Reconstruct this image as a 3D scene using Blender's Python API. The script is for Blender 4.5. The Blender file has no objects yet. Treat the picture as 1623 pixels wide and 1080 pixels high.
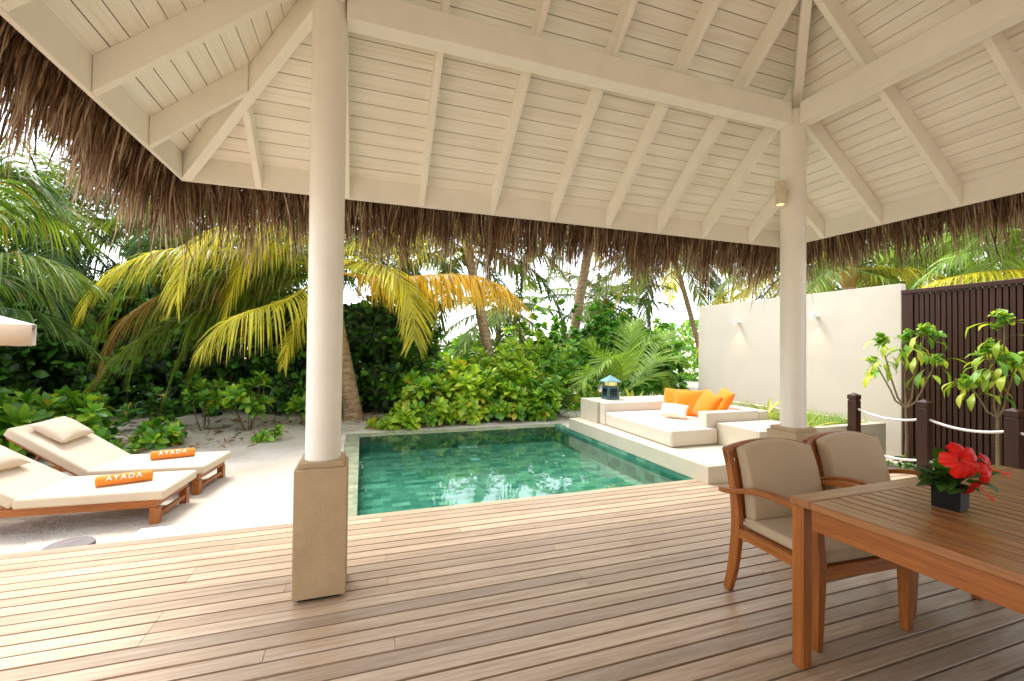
import bpy, math, random
import numpy as np
from mathutils import Vector

random.seed(7)
RS = np.random.RandomState(11)
S = bpy.context.scene
COL = S.collection
R_ = math.radians

# ------------------------------------------------------------------ camera
YAW, PITCH, ROLL, FPX, CAMH = -0.32968724, 0.01530638, -0.01007403, 693.47, 1.44
PW, PH = 1623.0, 1080.0


def cam_matrix():
    cy, sy = math.cos(YAW), math.sin(YAW)
    cp, sp = math.cos(PITCH), math.sin(PITCH)
    cr, sr = math.cos(ROLL), math.sin(ROLL)
    rz = np.array([[cy, -sy, 0], [sy, cy, 0], [0, 0, 1]])
    rx = np.array([[1, 0, 0], [0, cp, -sp], [0, sp, cp]])
    ry = np.array([[cr, 0, sr], [0, 1, 0], [-sr, 0, cr]])
    return rz @ rx @ ry


CM = cam_matrix()


def at(u, v, Y):
    """a point of the place seen in that direction, at depth Y"""
    d = CM @ np.array([(u - PW / 2) / FPX, 1, -(v - PH / 2) / FPX])
    return d * (Y / d[1]) + np.array([0, 0, CAMH])


def at_x(u, v, X):
    d = CM @ np.array([(u - PW / 2) / FPX, 1, -(v - PH / 2) / FPX])
    return d * (X / d[0]) + np.array([0, 0, CAMH])


def at_z(u, v, Z):
    d = CM @ np.array([(u - PW / 2) / FPX, 1, -(v - PH / 2) / FPX])
    return d * ((Z - CAMH) / d[2]) + np.array([0, 0, CAMH])


cd = bpy.data.cameras.new("camera")
cd.sensor_width = 36.0
cd.lens = FPX / PW * 36.0
cd.clip_start = 0.05
cd.clip_end = 2000
cam = bpy.data.objects.new("camera", cd)
COL.objects.link(cam)
cam.location = (0, 0, CAMH)
from mathutils import Matrix
cam.rotation_euler = Matrix([[CM[i][0], CM[i][2], -CM[i][1]] for i in range(3)]).to_euler()
S.camera = cam

# ------------------------------------------------------------------ world and sun
SUN_EL, SUN_AZ = R_(62), R_(-30)     # azimuth from +Y towards +X
w = bpy.data.worlds.new("World")
S.world = w
w.use_nodes = True
nt = w.node_tree
nt.nodes.clear()
sky = nt.nodes.new("ShaderNodeTexSky")
sky.sky_type = 'NISHITA'
sky.sun_disc = False
sky.sun_elevation = SUN_EL
sky.sun_rotation = SUN_AZ
sky.altitude = 0
sky.air_density = 1.0
sky.dust_density = 1.0
sky.ozone_density = 1.0
hs = nt.nodes.new("ShaderNodeHueSaturation")
hs.inputs['Saturation'].default_value = 0.32
bg = nt.nodes.new("ShaderNodeBackground")
bg.inputs['Strength'].default_value = 0.15
wo = nt.nodes.new("ShaderNodeOutputWorld")
nt.links.new(sky.outputs[0], hs.inputs['Color'])
nt.links.new(hs.outputs[0], bg.inputs['Color'])
nt.links.new(bg.outputs[0], wo.inputs['Surface'])

sl = bpy.data.lights.new("sun", 'SUN')
sl.energy = 0.9
sl.angle = R_(22)
sl.color = (1.0, 0.975, 0.93)
so = bpy.data.objects.new("sun", sl)
COL.objects.link(so)
sd = Vector((math.sin(SUN_AZ) * math.cos(SUN_EL), math.cos(SUN_AZ) * math.cos(SUN_EL), math.sin(SUN_EL)))
so.rotation_euler = sd.to_track_quat('Z', 'Y').to_euler()
so.location = (0, 0, 20)

S.view_settings.view_transform = 'Standard'
S.view_settings.look = 'None'
S.view_settings.exposure = 2.2
S.view_settings.gamma = 1.0
S.cycles.max_bounces = 10
S.cycles.diffuse_bounces = 5
S.cycles.glossy_bounces = 4
S.cycles.transmission_bounces = 6
S.cycles.transparent_max_bounces = 12
S.cycles.use_denoising = True
S.cycles.caustics_reflective = False
S.cycles.caustics_refractive = False
S.cycles.sample_clamp_indirect = 8.0


# ------------------------------------------------------------------ materials
def lin(r, g, b):
    f = lambda c: (c / 255.0 / 12.92) if c / 255.0 <= 0.04045 else ((c / 255.0 + 0.055) / 1.055) ** 2.4
    return (f(r), f(g), f(b), 1)


class Mat:
    def __init__(self, name):
        self.m = bpy.data.materials.new(name)
        self.m.use_nodes = True
        self.t = self.m.node_tree
        self.p = self.t.nodes['Principled BSDF']
        self.out = self.t.nodes['Material Output']

    def n(self, typ, **kw):
        x = self.t.nodes.new(typ)
        for k, v in kw.items():
            setattr(x, k, v)
        return x

    def l(self, a, b):
        self.t.links.new(a, b)

    def coords(self, scale=(1, 1, 1)):
        tc = self.n('ShaderNodeTexCoord')
        mp = self.n('ShaderNodeMapping')
        mp.inputs['Scale'].default_value = scale
        self.l(tc.outputs['Object'], mp.inputs['Vector'])
        return mp.outputs['Vector']

    def noise(self, vec, scale, detail=4, rough=0.55, dist=0.0):
        x = self.n('ShaderNodeTexNoise')
        x.inputs['Scale'].default_value = scale
        x.inputs['Detail'].default_value = detail
        x.inputs['Roughness'].default_value = rough
        x.inputs['Distortion'].default_value = dist
        if vec is not None:
            self.l(vec, x.inputs['Vector'])
        return x.outputs['Fac']

    def ramp(self, fac, stops):
        x = self.n('ShaderNodeValToRGB')
        e = x.color_ramp.elements
        e[0].position, e[0].color = stops[0]
        e[1].position, e[1].color = stops[-1]
        for p, c in stops[1:-1]:
            k = e.new(p)
            k.color = c
        self.l(fac, x.inputs['Fac'])
        return x.outputs['Color']

    def mix(self, fac, a, b, mode='MIX'):
        x = self.n('ShaderNodeMix', data_type='RGBA', blend_type=mode)
        for s, v in ((x.inputs['Factor'], fac), (x.inputs['A'], a), (x.inputs['B'], b)):
            pass
        ins = [i for i in x.inputs if i.enabled]
        for s, v in zip(ins, (fac, a, b)):
            if hasattr(v, 'is_linked') or hasattr(v, 'links'):
                self.l(v, s)
            else:
                s.default_value = v
        return [o for o in x.outputs if o.enabled][0]

    def bump(self, h, strength=0.3, dist=0.01):
        x = self.n('ShaderNodeBump')
        x.inputs['Strength'].default_value = strength
        x.inputs['Distance'].default_value = dist
        self.l(h, x.inputs['Height'])
        self.l(x.outputs['Normal'], self.p.inputs['Normal'])
        return x

    def island(self):
        g = self.n('ShaderNodeNewGeometry')
        return g.outputs['Random Per Island']

    def set(self, **kw):
        for k, v in kw.items():
            self.p.inputs[k.replace('_', ' ')].default_value = v
        return self


def plain(name, col, rough=0.6, spec=0.5, nscale=30, namt=0.12, bump=0.0, bscale=200, metallic=0):
    M = Mat(name)
    v = M.coords()
    f = M.noise(v, nscale)
    c = col
    dk = tuple(x * (1 - namt) for x in c[:3]) + (1,)
    lt = tuple(min(1, x * (1 + namt)) for x in c[:3]) + (1,)
    M.l(M.ramp(f, [(0.3, dk), (0.7, lt)]), M.p.inputs['Base Color'])
    M.set(Roughness=rough, Metallic=metallic)
    M.p.inputs['Specular IOR Level'].default_value = spec
    if bump:
        M.bump(M.noise(v, bscale, 3), bump, 0.004)
    return M.m


def wood(name, dark, mid, light, axis, rough=0.4, island=0.0, gscale=1.0, spec=0.4):
    M = Mat(name)
    sc = [48, 48, 48]
    sc[axis] = 1.9
    v = M.coords(tuple(s * gscale for s in sc))
    isl = M.island()
    add = M.n('ShaderNodeVectorMath', operation='ADD')
    mul = M.n('ShaderNodeMath', operation='MULTIPLY')
    mul.inputs[1].default_value = 37.0
    M.l(isl, mul.inputs[0])
    M.l(v, add.inputs[0])
    M.l(mul.outputs[0], add.inputs[1])
    f = M.noise(add.outputs[0], 1.0, 7, 0.62, 0.6)
    fine = M.noise(add.outputs[0], 6.0, 4, 0.7)
    c = M.ramp(f, [(0.28, dark), (0.5, mid), (0.74, light)])
    c = M.mix(0.35, c, M.ramp(fine, [(0.3, dark), (0.7, light)]))
    if island:
        k = M.ramp(isl, [(0.0, (1 - island,) * 3 + (1,)), (0.5, (1.0, 0.97, 0.94, 1)), (1.0, (1 + island,) * 3 + (1,))])
        c = M.mix(1.0, c, k, 'MULTIPLY')
    M.l(c, M.p.inputs['Base Color'])
    M.set(Roughness=rough)
    M.p.inputs['Specular IOR Level'].default_value = spec
    M.bump(fine, 0.25, 0.002)
    return M.m


def leafmat(name, dark, light, trans=0.35, rough=0.42, tipcol=None, tipamt=0.0, spec=0.4, tcol=None):
    M = Mat(name)
    isl = M.island()
    v = M.coords()
    f = M.noise(v, 2.5, 3)
    c1 = M.ramp(isl, [(0.0, dark), (0.75, light), (1.0, tuple(min(1, x * 1.25) for x in light[:3]) + (1,))])
    c2 = M.ramp(f, [(0.35, (0.8, 0.82, 0.8, 1)), (0.65, (1.15, 1.12, 1.0, 1))])
    c = M.mix(1.0, c1, c2, 'MULTIPLY')
    if tipcol:
        th = M.n('ShaderNodeMath', operation='GREATER_THAN')
        th.inputs[1].default_value = 1.0 - tipamt
        M.l(isl, th.inputs[0])
        c = M.mix(th.outputs[0], c, tipcol)
    M.l(c, M.p.inputs['Base Color'])
    M.set(Roughness=rough)
    M.p.inputs['Specular IOR Level'].default_value = spec
    tr = M.n('ShaderNodeBsdfTranslucent')
    tc = M.mix(1.0, c, tcol or (1.25, 1.2, 0.5, 1), 'MULTIPLY')
    M.l(tc, tr.inputs['Color'])
    mx = M.n('ShaderNodeMixShader')
    mx.inputs[0].default_value = trans
    M.l(M.p.outputs[0], mx.inputs[1])
    M.l(tr.outputs[0], mx.inputs[2])
    M.l(mx.outputs[0], M.out.inputs['Surface'])
    return M.m


def fabric(name, col, amt=0.06, rough=0.85, weave=900):
    M = Mat(name)
    v = M.coords()
    f = M.noise(v, 4, 3)
    fine = M.noise(v, weave, 2)
    dk = tuple(x * (1 - amt) for x in col[:3]) + (1,)
    lt = tuple(min(1, x * (1 + amt)) for x in col[:3]) + (1,)
    c = M.mix(0.4, M.ramp(f, [(0.3, dk), (0.7, lt)]), M.ramp(fine, [(0.3, dk), (0.7, lt)]))
    M.l(c, M.p.inputs['Base Color'])
    M.set(Roughness=rough)
    M.p.inputs['Specular IOR Level'].default_value = 0.2
    M.p.inputs['Sheen Weight'].default_value = 0.15
    ad = M.n('ShaderNodeMath', operation='MULTIPLY_ADD')
    ad.inputs[1].default_value = 0.25
    M.l(fine, ad.inputs[0])
    M.l(M.noise(v, 9, 3, 0.5, 0.4), ad.inputs[2])
    M.bump(ad.outputs[0], 0.22, 0.012)
    return M.m


MT = {}
MT['cream_paint'] = plain('cream painted timber', lin(246, 242, 231), 0.45, 0.4, 5, 0.03, 0.06, 90)
MT['post_paint'] = plain('cream post paint', lin(242, 237, 225), 0.4, 0.4, 4, 0.03, 0.03, 120)
# ceiling boards: painted timber with brushed grain
def ceiling_mat(name, axis):
    M = Mat(name)
    sc = [60, 60, 60]
    sc[axis] = 1.4
    v = M.coords(tuple(sc))
    isl = M.island()
    mul = M.n('ShaderNodeMath', operation='MULTIPLY')
    mul.inputs[1].default_value = 53
    M.l(isl, mul.inputs[0])
    add = M.n('ShaderNodeVectorMath', operation='ADD')
    M.l(v, add.inputs[0])
    M.l(mul.outputs[0], add.inputs[1])
    f = M.noise(add.outputs[0], 1.0, 6, 0.65)
    c = M.ramp(f, [(0.3, lin(236, 231, 216)), (0.55, lin(249, 246, 236)), (0.8, lin(252, 250, 243))])
    k = M.ramp(isl, [(0, (0.96, 0.955, 0.945, 1)), (1, (1.02, 1.02, 1.02, 1))])
    M.l(M.mix(1.0, c, k, 'MULTIPLY'), M.p.inputs['Base Color'])
    M.set(Roughness=0.5)
    M.bump(f, 0.35, 0.003)
    return M.m
MT['ceil_x'] = ceiling_mat('ceiling boards along x', 0)
MT['ceil_y'] = ceiling_mat('ceiling boards along y', 1)
MT['gap_shade'] = plain('board gap shade', lin(70, 52, 38), 0.9, 0.1)  # for the sheet that paints shade into the ceiling board gaps
MT['stucco'] = plain('beige textured pier render', lin(186, 163, 130), 0.85, 0.2, 8, 0.07, 1.0, 75)
MT['villa'] = plain('cream villa wall', lin(226, 218, 206), 0.7, 0.3, 3, 0.1)  # for the unseen wall added to shape light on the terrace
MT['stucco_white'] = plain('white wall render', lin(204, 195, 178), 0.85, 0.2, 2.0, 0.035, 0.35, 60)
MT['platform'] = plain('cream terrazzo render', lin(198, 188, 166), 0.6, 0.3, 3, 0.04, 0.12, 80)
MT['teak_x'] = wood('teak along x', lin(108, 56, 20), lin(156, 88, 34), lin(188, 118, 54), 0, 0.36)
MT['teak_y'] = wood('teak along y', lin(108, 56, 20), lin(156, 88, 34), lin(188, 118, 54), 1, 0.36)
MT['teak_z'] = wood('teak along z', lin(108, 56, 20), lin(156, 88, 34), lin(188, 118, 54), 2, 0.36)
MT['teak_top'] = wood('worn teak table top', lin(120, 72, 36), lin(156, 102, 58), lin(184, 134, 86), 1, 0.26, 0.1)
MT['teak_top_x'] = wood('worn teak table border', lin(120, 72, 36), lin(156, 102, 58), lin(184, 134, 86), 0, 0.26, 0.1)
MT['deck'] = wood('weathered deck boards', lin(138, 112, 88), lin(182, 156, 130), lin(212, 190, 164), 0, 0.36, 0.2, 0.9, 0.5)
MT['dark_wood'] = wood('dark stained slats', lin(42, 22, 13), lin(58, 33, 22), lin(76, 46, 31), 2, 0.42, 0.14)
MT['dark_wood_y'] = wood('dark stained rail', lin(42, 22, 13), lin(58, 33, 22), lin(76, 46, 31), 1, 0.42)
MT['black'] = plain('gap shade and lattice black', (0.006, 0.005, 0.004, 1), 0.9, 0.1)  # near black: painted shade in gaps, plus the lantern lattice
MT['cushion_tan'] = fabric('tan chair fabric', lin(184, 162, 132))
MT['cushion_tan_edge'] = fabric('pale chair fabric edge', lin(214, 196, 168))
MT['cream_fabric'] = fabric('cream outdoor fabric', lin(206, 188, 162))
MT['white_fabric'] = fabric('off white daybed fabric', lin(212, 200, 182))
MT['white_pillow'] = fabric('off white pillow fabric', lin(224, 212, 192))
MT['orange_fabric'] = fabric('orange cushion fabric', lin(240, 128, 26), 0.08)
MT['orange_towel'] = fabric('orange towelling', lin(224, 136, 52), 0.1, 0.95, 300)
MT['canopy'] = fabric('white parasol canvas', lin(240, 236, 232))
MT['canopy_in'] = fabric('beige parasol lining', lin(206, 178, 150))
MT['lettering'] = plain('white embroidered letters', lin(250, 244, 232), 0.9, 0.1)
MT['white_metal'] = plain('white lamp metal', lin(236, 236, 234), 0.35, 0.5)
MT['cream_metal'] = plain('cream lamp metal', lin(218, 206, 178), 0.4, 0.5)
MT['rope'] = plain('white rope', lin(236, 232, 226), 0.85, 0.2, 60, 0.1, 0.5, 150)
MT['lantern'] = plain('blue green lantern metal', lin(58, 92, 94), 0.45, 0.5, 20, 0.25, 0.1, 80)
MT['lantern_roof'] = plain('pale teal lantern roof', lin(112, 152, 152), 0.45, 0.5, 20, 0.15)
MT['bark'] = None
MT['red'] = leafmat('red petals', lin(226, 22, 20), lin(244, 46, 34), 0.35, 0.45, tcol=(1.2, 0.7, 0.6, 1))
MT['stamen'] = plain('stamen', lin(220, 60, 40), 0.6)
MT['plant_dark'] = leafmat('posy leaves', lin(52, 86, 30), lin(84, 128, 48), 0.25)
MT['grate'] = plain('pale pool grating', lin(150, 205, 200), 0.4)
MT['grey_stone'] = plain('grey stepping stone', lin(120, 112, 108), 0.8, 0.2, 12, 0.2, 0.4, 60)
MT['slab'] = plain('pale stone slab', lin(232, 226, 216), 0.7, 0.3, 10, 0.05, 0.2, 80)
MT['soil'] = plain('planter soil', lin(96, 78, 56), 0.95, 0.1, 30, 0.3, 0.8, 60)
MT['stem'] = plain('shrub stems', lin(110, 92, 62), 0.8, 0.2, 40, 0.25)
MT['tree_bark'] = plain('pale tree bark', lin(128, 112, 84), 0.85, 0.2, 60, 0.3, 0.5, 140)

LEAF = {
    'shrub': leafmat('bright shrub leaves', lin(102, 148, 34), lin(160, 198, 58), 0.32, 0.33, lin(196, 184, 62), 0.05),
    'shrub_lit': leafmat('yellow green shrub leaves', lin(142, 180, 42), lin(200, 222, 80), 0.4, 0.36, lin(214, 196, 70), 0.07),  # yellow leaves, with lit hedge highlights put into the colour
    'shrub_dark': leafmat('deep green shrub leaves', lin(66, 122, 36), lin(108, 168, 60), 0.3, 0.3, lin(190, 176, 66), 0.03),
    'under': leafmat('shade dark undergrowth leaves', lin(30, 52, 18), lin(56, 86, 30), 0.2, 0.45),  # shade under the palms is put into this dark colour
    'round': leafmat('round leaf bush', lin(74, 126, 42), lin(118, 172, 66), 0.36, 0.4),
    'frond': leafmat('green palm leaflets', lin(84, 114, 36), lin(138, 158, 58), 0.4, 0.36, lin(150, 116, 60), 0.05),
    'frond_dark': leafmat('dark palm leaflets', lin(50, 78, 32), lin(92, 122, 48), 0.36, 0.36, lin(150, 116, 60), 0.05),
    'frond_lime': leafmat('yellow green palm leaflets', lin(176, 176, 48), lin(220, 210, 74), 0.46, 0.38, lin(150, 116, 60), 0.05),
    'frond_gold': leafmat('golden palm leaflets', lin(206, 164, 42), lin(236, 200, 74), 0.46, 0.4, lin(150, 116, 60), 0.05),
    'frond_brown': leafmat('browning palm leaflets', lin(120, 98, 40), lin(170, 140, 66), 0.35, 0.5, lin(120, 74, 34), 0.2),
    'frond_young': leafmat('fresh palm leaflets', lin(108, 146, 54), lin(156, 186, 86), 0.4, 0.36),
    'tree': leafmat('lime tree leaves', lin(138, 172, 52), lin(200, 212, 86), 0.44, 0.4),
    'tree_green': leafmat('fresh green tree leaves', lin(84, 138, 44), lin(128, 176, 66), 0.38, 0.4),
    'strap': leafmat('yellow striped strap leaves', lin(168, 170, 60), lin(210, 204, 96), 0.38, 0.4),
    'grass': leafmat('planter grass', lin(110, 142, 60), lin(160, 184, 92), 0.38, 0.5),
    'litter': leafmat('dry leaf litter', lin(96, 64, 36), lin(150, 112, 70), 0.1, 0.7),
}


def thatch_mat():
    M = Mat('dry palm thatch')
    isl = M.island()
    v = M.coords()
    f = M.noise(v, 8, 4)
    c = M.ramp(isl, [(0.0, lin(66, 46, 32)), (0.35, lin(124, 94, 68)), (0.7, lin(166, 138, 108)), (1.0, lin(218, 198, 170))])
    k = M.ramp(f, [(0.3, (0.75, 0.72, 0.7, 1)), (0.7, (1.15, 1.12, 1.08, 1))])
    c = M.mix(1.0, c, k, 'MULTIPLY')
    M.l(c, M.p.inputs['Base Color'])
    M.set(Roughness=0.75)
    M.p.inputs['Specular IOR Level'].default_value = 0.25
    tr = M.n('ShaderNodeBsdfTranslucent')
    M.l(c, tr.inputs['Color'])
    mx = M.n('ShaderNodeMixShader')
    mx.inputs[0].default_value = 0.3
    M.l(M.p.outputs[0], mx.inputs[1])
    M.l(tr.outputs[0], mx.inputs[2])
    M.l(mx.outputs[0], M.out.inputs['Surface'])
    return M.m


MT['thatch'] = thatch_mat()


def palm_bark():
    M = Mat('ringed palm bark')
    v = M.coords((1, 1, 1))
    sep = M.n('ShaderNodeSeparateXYZ')
    M.l(v, sep.inputs[0])
    n1 = M.noise(v, 5, 3)
    ma = M.n('ShaderNodeMath', operation='MULTIPLY_ADD')
    ma.inputs[1].default_value = 0.16
    M.l(n1, ma.inputs[0])
    M.l(sep.outputs['Z'], ma.inputs[2])
    mm = M.n('ShaderNodeMath', operation='MULTIPLY')
    mm.inputs[1].default_value = 8.0
    M.l(ma.outputs[0], mm.inputs[0])
    fr = M.n('ShaderNodeMath', operation='FRACT')
    M.l(mm.outputs[0], fr.inputs[0])
    ring = M.ramp(fr.outputs[0], [(0.0, (0.5, 0.45, 0.4, 1)), (0.10, (0.95, 0.94, 0.92, 1)), (0.8, (1, 0.99, 0.97, 1)), (1.0, (0.62, 0.57, 0.52, 1))])
    v2 = M.coords((9, 9, 14))
    f = M.noise(v2, 1.0, 7, 0.7, 0.8)
    c = M.ramp(f, [(0.3, lin(120, 92, 66)), (0.5, lin(168, 140, 108)), (0.72, lin(200, 176, 146))])
    M.l(M.mix(1.0, c, ring, 'MULTIPLY'), M.p.inputs['Base Color'])
    M.set(Roughness=0.88)
    ad = M.n('ShaderNodeMath', operation='ADD')
    M.l(fr.outputs[0], ad.inputs[0])
    M.l(f, ad.inputs[1])
    M.bump(ad.outputs[0], 0.45, 0.02)
    return M.m


MT['bark'] = palm_bark()


def sand_mat():
    M = Mat('white coral sand')
    v = M.coords()
    f = M.noise(v, 1.2, 5, 0.6)
    g = M.noise(v, 90, 3)
    c = M.ramp(f, [(0.3, lin(180, 168, 150)), (0.6, lin(204, 195, 180)), (0.8, lin(216, 208, 196))])
    c = M.mix(0.25, c, M.ramp(g, [(0.35, lin(190, 172, 146)), (0.65, lin(238, 230, 216))]))
    M.l(c, M.p.inputs['Base Color'])
    M.set(Roughness=0.9)
    M.p.inputs['Specular IOR Level'].default_value = 0.15
    ad = M.n('ShaderNodeMath', operation='MULTIPLY_ADD')
    ad.inputs[1].default_value = 0.35
    M.l(g, ad.inputs[0])
    M.l(M.noise(v, 9, 4), ad.inputs[2])
    M.bump(ad.outputs[0], 0.6, 0.06)
    return M.m


MT['sand'] = sand_mat()


def tile_mat(name, light):
    M = Mat(name)
    tc = M.n('ShaderNodeTexCoord')
    out = []
    nrm = M.n('ShaderNodeNewGeometry')
    # floor uses x,y; walls use (x+y, z)
    sep = M.n('ShaderNodeSeparateXYZ')
    M.l(tc.outputs['Object'], sep.inputs[0])
    nz = M.n('ShaderNodeSeparateXYZ')
    M.l(nrm.outputs['True Normal'], nz.inputs[0])
    ab = M.n('ShaderNodeMath', operation='ABSOLUTE')
    M.l(nz.outputs['Z'], ab.inputs[0])
    gt = M.n('ShaderNodeMath', operation='GREATER_THAN')
    gt.inputs[1].default_value = 0.5
    M.l(ab.outputs[0], gt.inputs[0])
    sm = M.n('ShaderNodeMath', operation='ADD')
    M.l(sep.outputs['X'], sm.inputs[0])
    M.l(sep.outputs['Y'], sm.inputs[1])
    cf = M.n('ShaderNodeCombineXYZ')
    M.l(sep.outputs['X'], cf.inputs[0])
    M.l(sep.outputs['Y'], cf.inputs[1])
    cw = M.n('ShaderNodeCombineXYZ')
    M.l(sm.outputs[0], cw.inputs[0])
    M.l(sep.outputs['Z'], cw.inputs[1])
    mv = M.n('ShaderNodeMix', data_type='VECTOR')
    M.l(gt.outputs[0], mv.inputs[0])
    M.l(cw.outputs[0], mv.inputs[4])
    M.l(cf.outputs[0], mv.inputs[5])
    br = M.n('ShaderNodeTexBrick')
    br.offset = 0.5
    br.inputs['Scale'].default_value = 1.0
    br.inputs['Brick Width'].default_value = 0.2
    br.inputs['Row Height'].default_value = 0.1
    br.inputs['Mortar Size'].default_value = 0.003
    br.inputs['Mortar Smooth'].default_value = 0.2
    br.inputs['Bias'].default_value = 0.0
    a, b, m = light
    br.inputs['Color1'].default_value = a
    br.inputs['Color2'].default_value = b
    br.inputs['Mortar'].default_value = m
    M.l(mv.outputs[1], br.inputs['Vector'])
    f = M.noise(mv.outputs[1], 7, 4)
    k = M.ramp(f, [(0.3, (0.72, 0.78, 0.74, 1)), (0.7, (1.2, 1.15, 1.1, 1))])
    c = M.mix(1.0, br.outputs['Color'], k, 'MULTIPLY')
    M.l(c, M.p.inputs['Base Color'])
    M.set(Roughness=0.35)
    M.bump(br.outputs['Fac'], -0.2, 0.003)
    return M.m


MT['tile'] = tile_mat('green stone pool tile', (lin(46, 112, 96), lin(122, 172, 146), lin(84, 138, 120)))
MT['tile_rim'] = tile_mat('wet pool rim tile', (lin(132, 138, 112), lin(160, 164, 138), lin(118, 124, 102)))


def water_mat():
    M = Mat('pool water')
    tc = M.n('ShaderNodeTexCoord')
    n1 = M.n('ShaderNodeTexNoise')
    n1.inputs['Scale'].default_value = 3.2
    n1.inputs['Detail'].default_value = 2
    M.l(tc.outputs['Object'], n1.inputs['Vector'])
    bmp = M.n('ShaderNodeBump')
    bmp.inputs['Strength'].default_value = 0.05
    bmp.inputs['Distance'].default_value = 0.06
    M.l(n1.outputs['Fac'], bmp.inputs['Height'])
    gl = M.n('ShaderNodeBsdfGlossy')
    gl.inputs['Roughness'].default_value = 0.0
    gl.inputs['Color'].default_value = (1, 1, 1, 1)
    M.l(bmp.outputs['Normal'], gl.inputs['Normal'])
    tr = M.n('ShaderNodeBsdfTransparent')
    tr.inputs['Color'].default_value = (0.74, 0.93, 0.88, 1)
    fz = M.n('ShaderNodeFresnel')
    fz.inputs['IOR'].default_value = 1.33
    M.l(bmp.outputs['Normal'], fz.inputs['Normal'])
    mx = M.n('ShaderNodeMixShader')
    M.l(fz.outputs[0], mx.inputs[0])
    M.l(tr.outputs[0], mx.inputs[1])
    M.l(gl.outputs[0], mx.inputs[2])
    M.l(mx.outputs[0], M.out.inputs['Surface'])
    return M.m


MT['water'] = water_mat()


def emis(name, col, strength):
    M = Mat(name)
    M.p.inputs['Base Color'].default_value = col
    M.p.inputs['Emission Color'].default_value = col
    M.p.inputs['Emission Strength'].default_value = strength
    return M.m


MT['lamp_glow'] = emis('warm lamp glow', lin(255, 206, 128), 0.5)
MT['lantern_glow'] = emis('lantern glow', lin(240, 210, 120), 0.35)


def weave_mat():
    M = Mat('black woven planter')
    v = M.coords()
    a = M.n('ShaderNodeTexWave', wave_type='BANDS', bands_direction='Z')
    a.inputs['Scale'].default_value = 95
    M.l(v, a.inputs['Vector'])
    b = M.n('ShaderNodeTexWave', wave_type='BANDS', bands_direction='DIAGONAL')
    b.inputs['Scale'].default_value = 70
    M.l(v, b.inputs['Vector'])
    mul = M.n('ShaderNodeMath', operation='MULTIPLY')
    M.l(a.outputs['Fac'], mul.inputs[0])
    M.l(b.outputs['Fac'], mul.inputs[1])
    M.l(M.ramp(mul.outputs[0], [(0.0, (0.004, 0.004, 0.004, 1)), (1.0, (0.03, 0.028, 0.026, 1))]), M.p.inputs['Base Color'])
    M.set(Roughness=0.4)
    M.bump(mul.outputs[0], 0.9, 0.006)
    return M.m


MT['weave'] = weave_mat()


# ------------------------------------------------------------------ mesh helpers
class MB:
    def __init__(self):
        self.v, self.f = [], []

    def add(self, vs, fs):
        o = len(self.v)
        self.v += [tuple(map(float, p)) for p in vs]
        self.f += [tuple(i + o for i in q) for q in fs]
        return self

    def box(self, x0, x1, y0, y1, z0, z1):
        return self.add([(x0, y0, z0), (x1, y0, z0), (x1, y1, z0), (x0, y1, z0), (x0, y0, z1), (x1, y0, z1), (x1, y1, z1), (x0, y1, z1)],
                        [(0, 3, 2, 1), (4, 5, 6, 7), (0, 1, 5, 4), (1, 2, 6, 5), (2, 3, 7, 6), (3, 0, 4, 7)])

    def hexa(self, a, b):
        """two quads a (bottom loop) and b (top loop)"""
        return self.add(list(a) + list(b), [(0, 3, 2, 1), (4, 5, 6, 7), (0, 1, 5, 4), (1, 2, 6, 5), (2, 3, 7, 6), (3, 0, 4, 7)])

    def extrude(self, pts, vec):
        n = len(pts)
        p = [np.array(q, float) for q in pts]
        vs = p + [q + np.array(vec, float) for q in p]
        fs = [tuple(range(n))[::-1], tuple(range(n, 2 * n))] + [(i, (i + 1) % n, n + (i + 1) % n, n + i) for i in range(n)]
        return self.add(vs, fs)

    def tube(self, path, radii, n=10, caps=True, squash=None):
        path = [np.array(p, float) for p in path]
        if not hasattr(radii, '__len__'):
            radii = [radii] * len(path)
        vs, fs = [], []
        ref = None
        for i, p in enumerate(path):
            t = path[min(i + 1, len(path) - 1)] - path[max(i - 1, 0)]
            t /= np.linalg.norm(t) + 1e-9
            if ref is None:
                ref = np.array([1, 0, 0]) if abs(t[0]) < 0.8 else np.array([0, 1, 0])
            a = ref - t * ref.dot(t)
            a /= np.linalg.norm(a) + 1e-9
            b = np.cross(t, a)
            ref = a
            for k in range(n):
                th = 2 * math.pi * k / n
                vs.append(p + radii[i] * (a * math.cos(th) + b * math.sin(th)))
        for i in range(len(path) - 1):
            for k in range(n):
                fs.append((i * n + k, i * n + (k + 1) % n, (i + 1) * n + (k + 1) % n, (i + 1) * n + k))
        if caps:
            fs.append(tuple(range(n))[::-1])
            fs.append(tuple(range((len(path) - 1) * n, len(path) * n)))
        return self.add(vs, fs)

    def lathe(self, c, prof, n=32):
        vs, fs = [], []
        for r, z in prof:
            for k in range(n):
                th = 2 * math.pi * k / n
                vs.append((c[0] + r * math.cos(th), c[1] + r * math.sin(th), c[2] + z))
        for i in range(len(prof) - 1):
            for k in range(n):
                fs.append((i * n + k, i * n + (k + 1) % n, (i + 1) * n + (k + 1) % n, (i + 1) * n + k))
        fs.append(tuple(range(n))[::-1])
        fs.append(tuple(range((len(prof) - 1) * n, len(prof) * n)))
        return self.add(vs, fs)

    def build(self, name, mat, parent=None, bevel=0.0, smooth=True, seg=2, angle=40):
        me = bpy.data.meshes.new(name)
        me.from_pydata(self.v, [], self.f)
        me.materials.append(mat)
        me.update()
        return link(name, me, parent, bevel, smooth, seg, angle)


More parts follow.
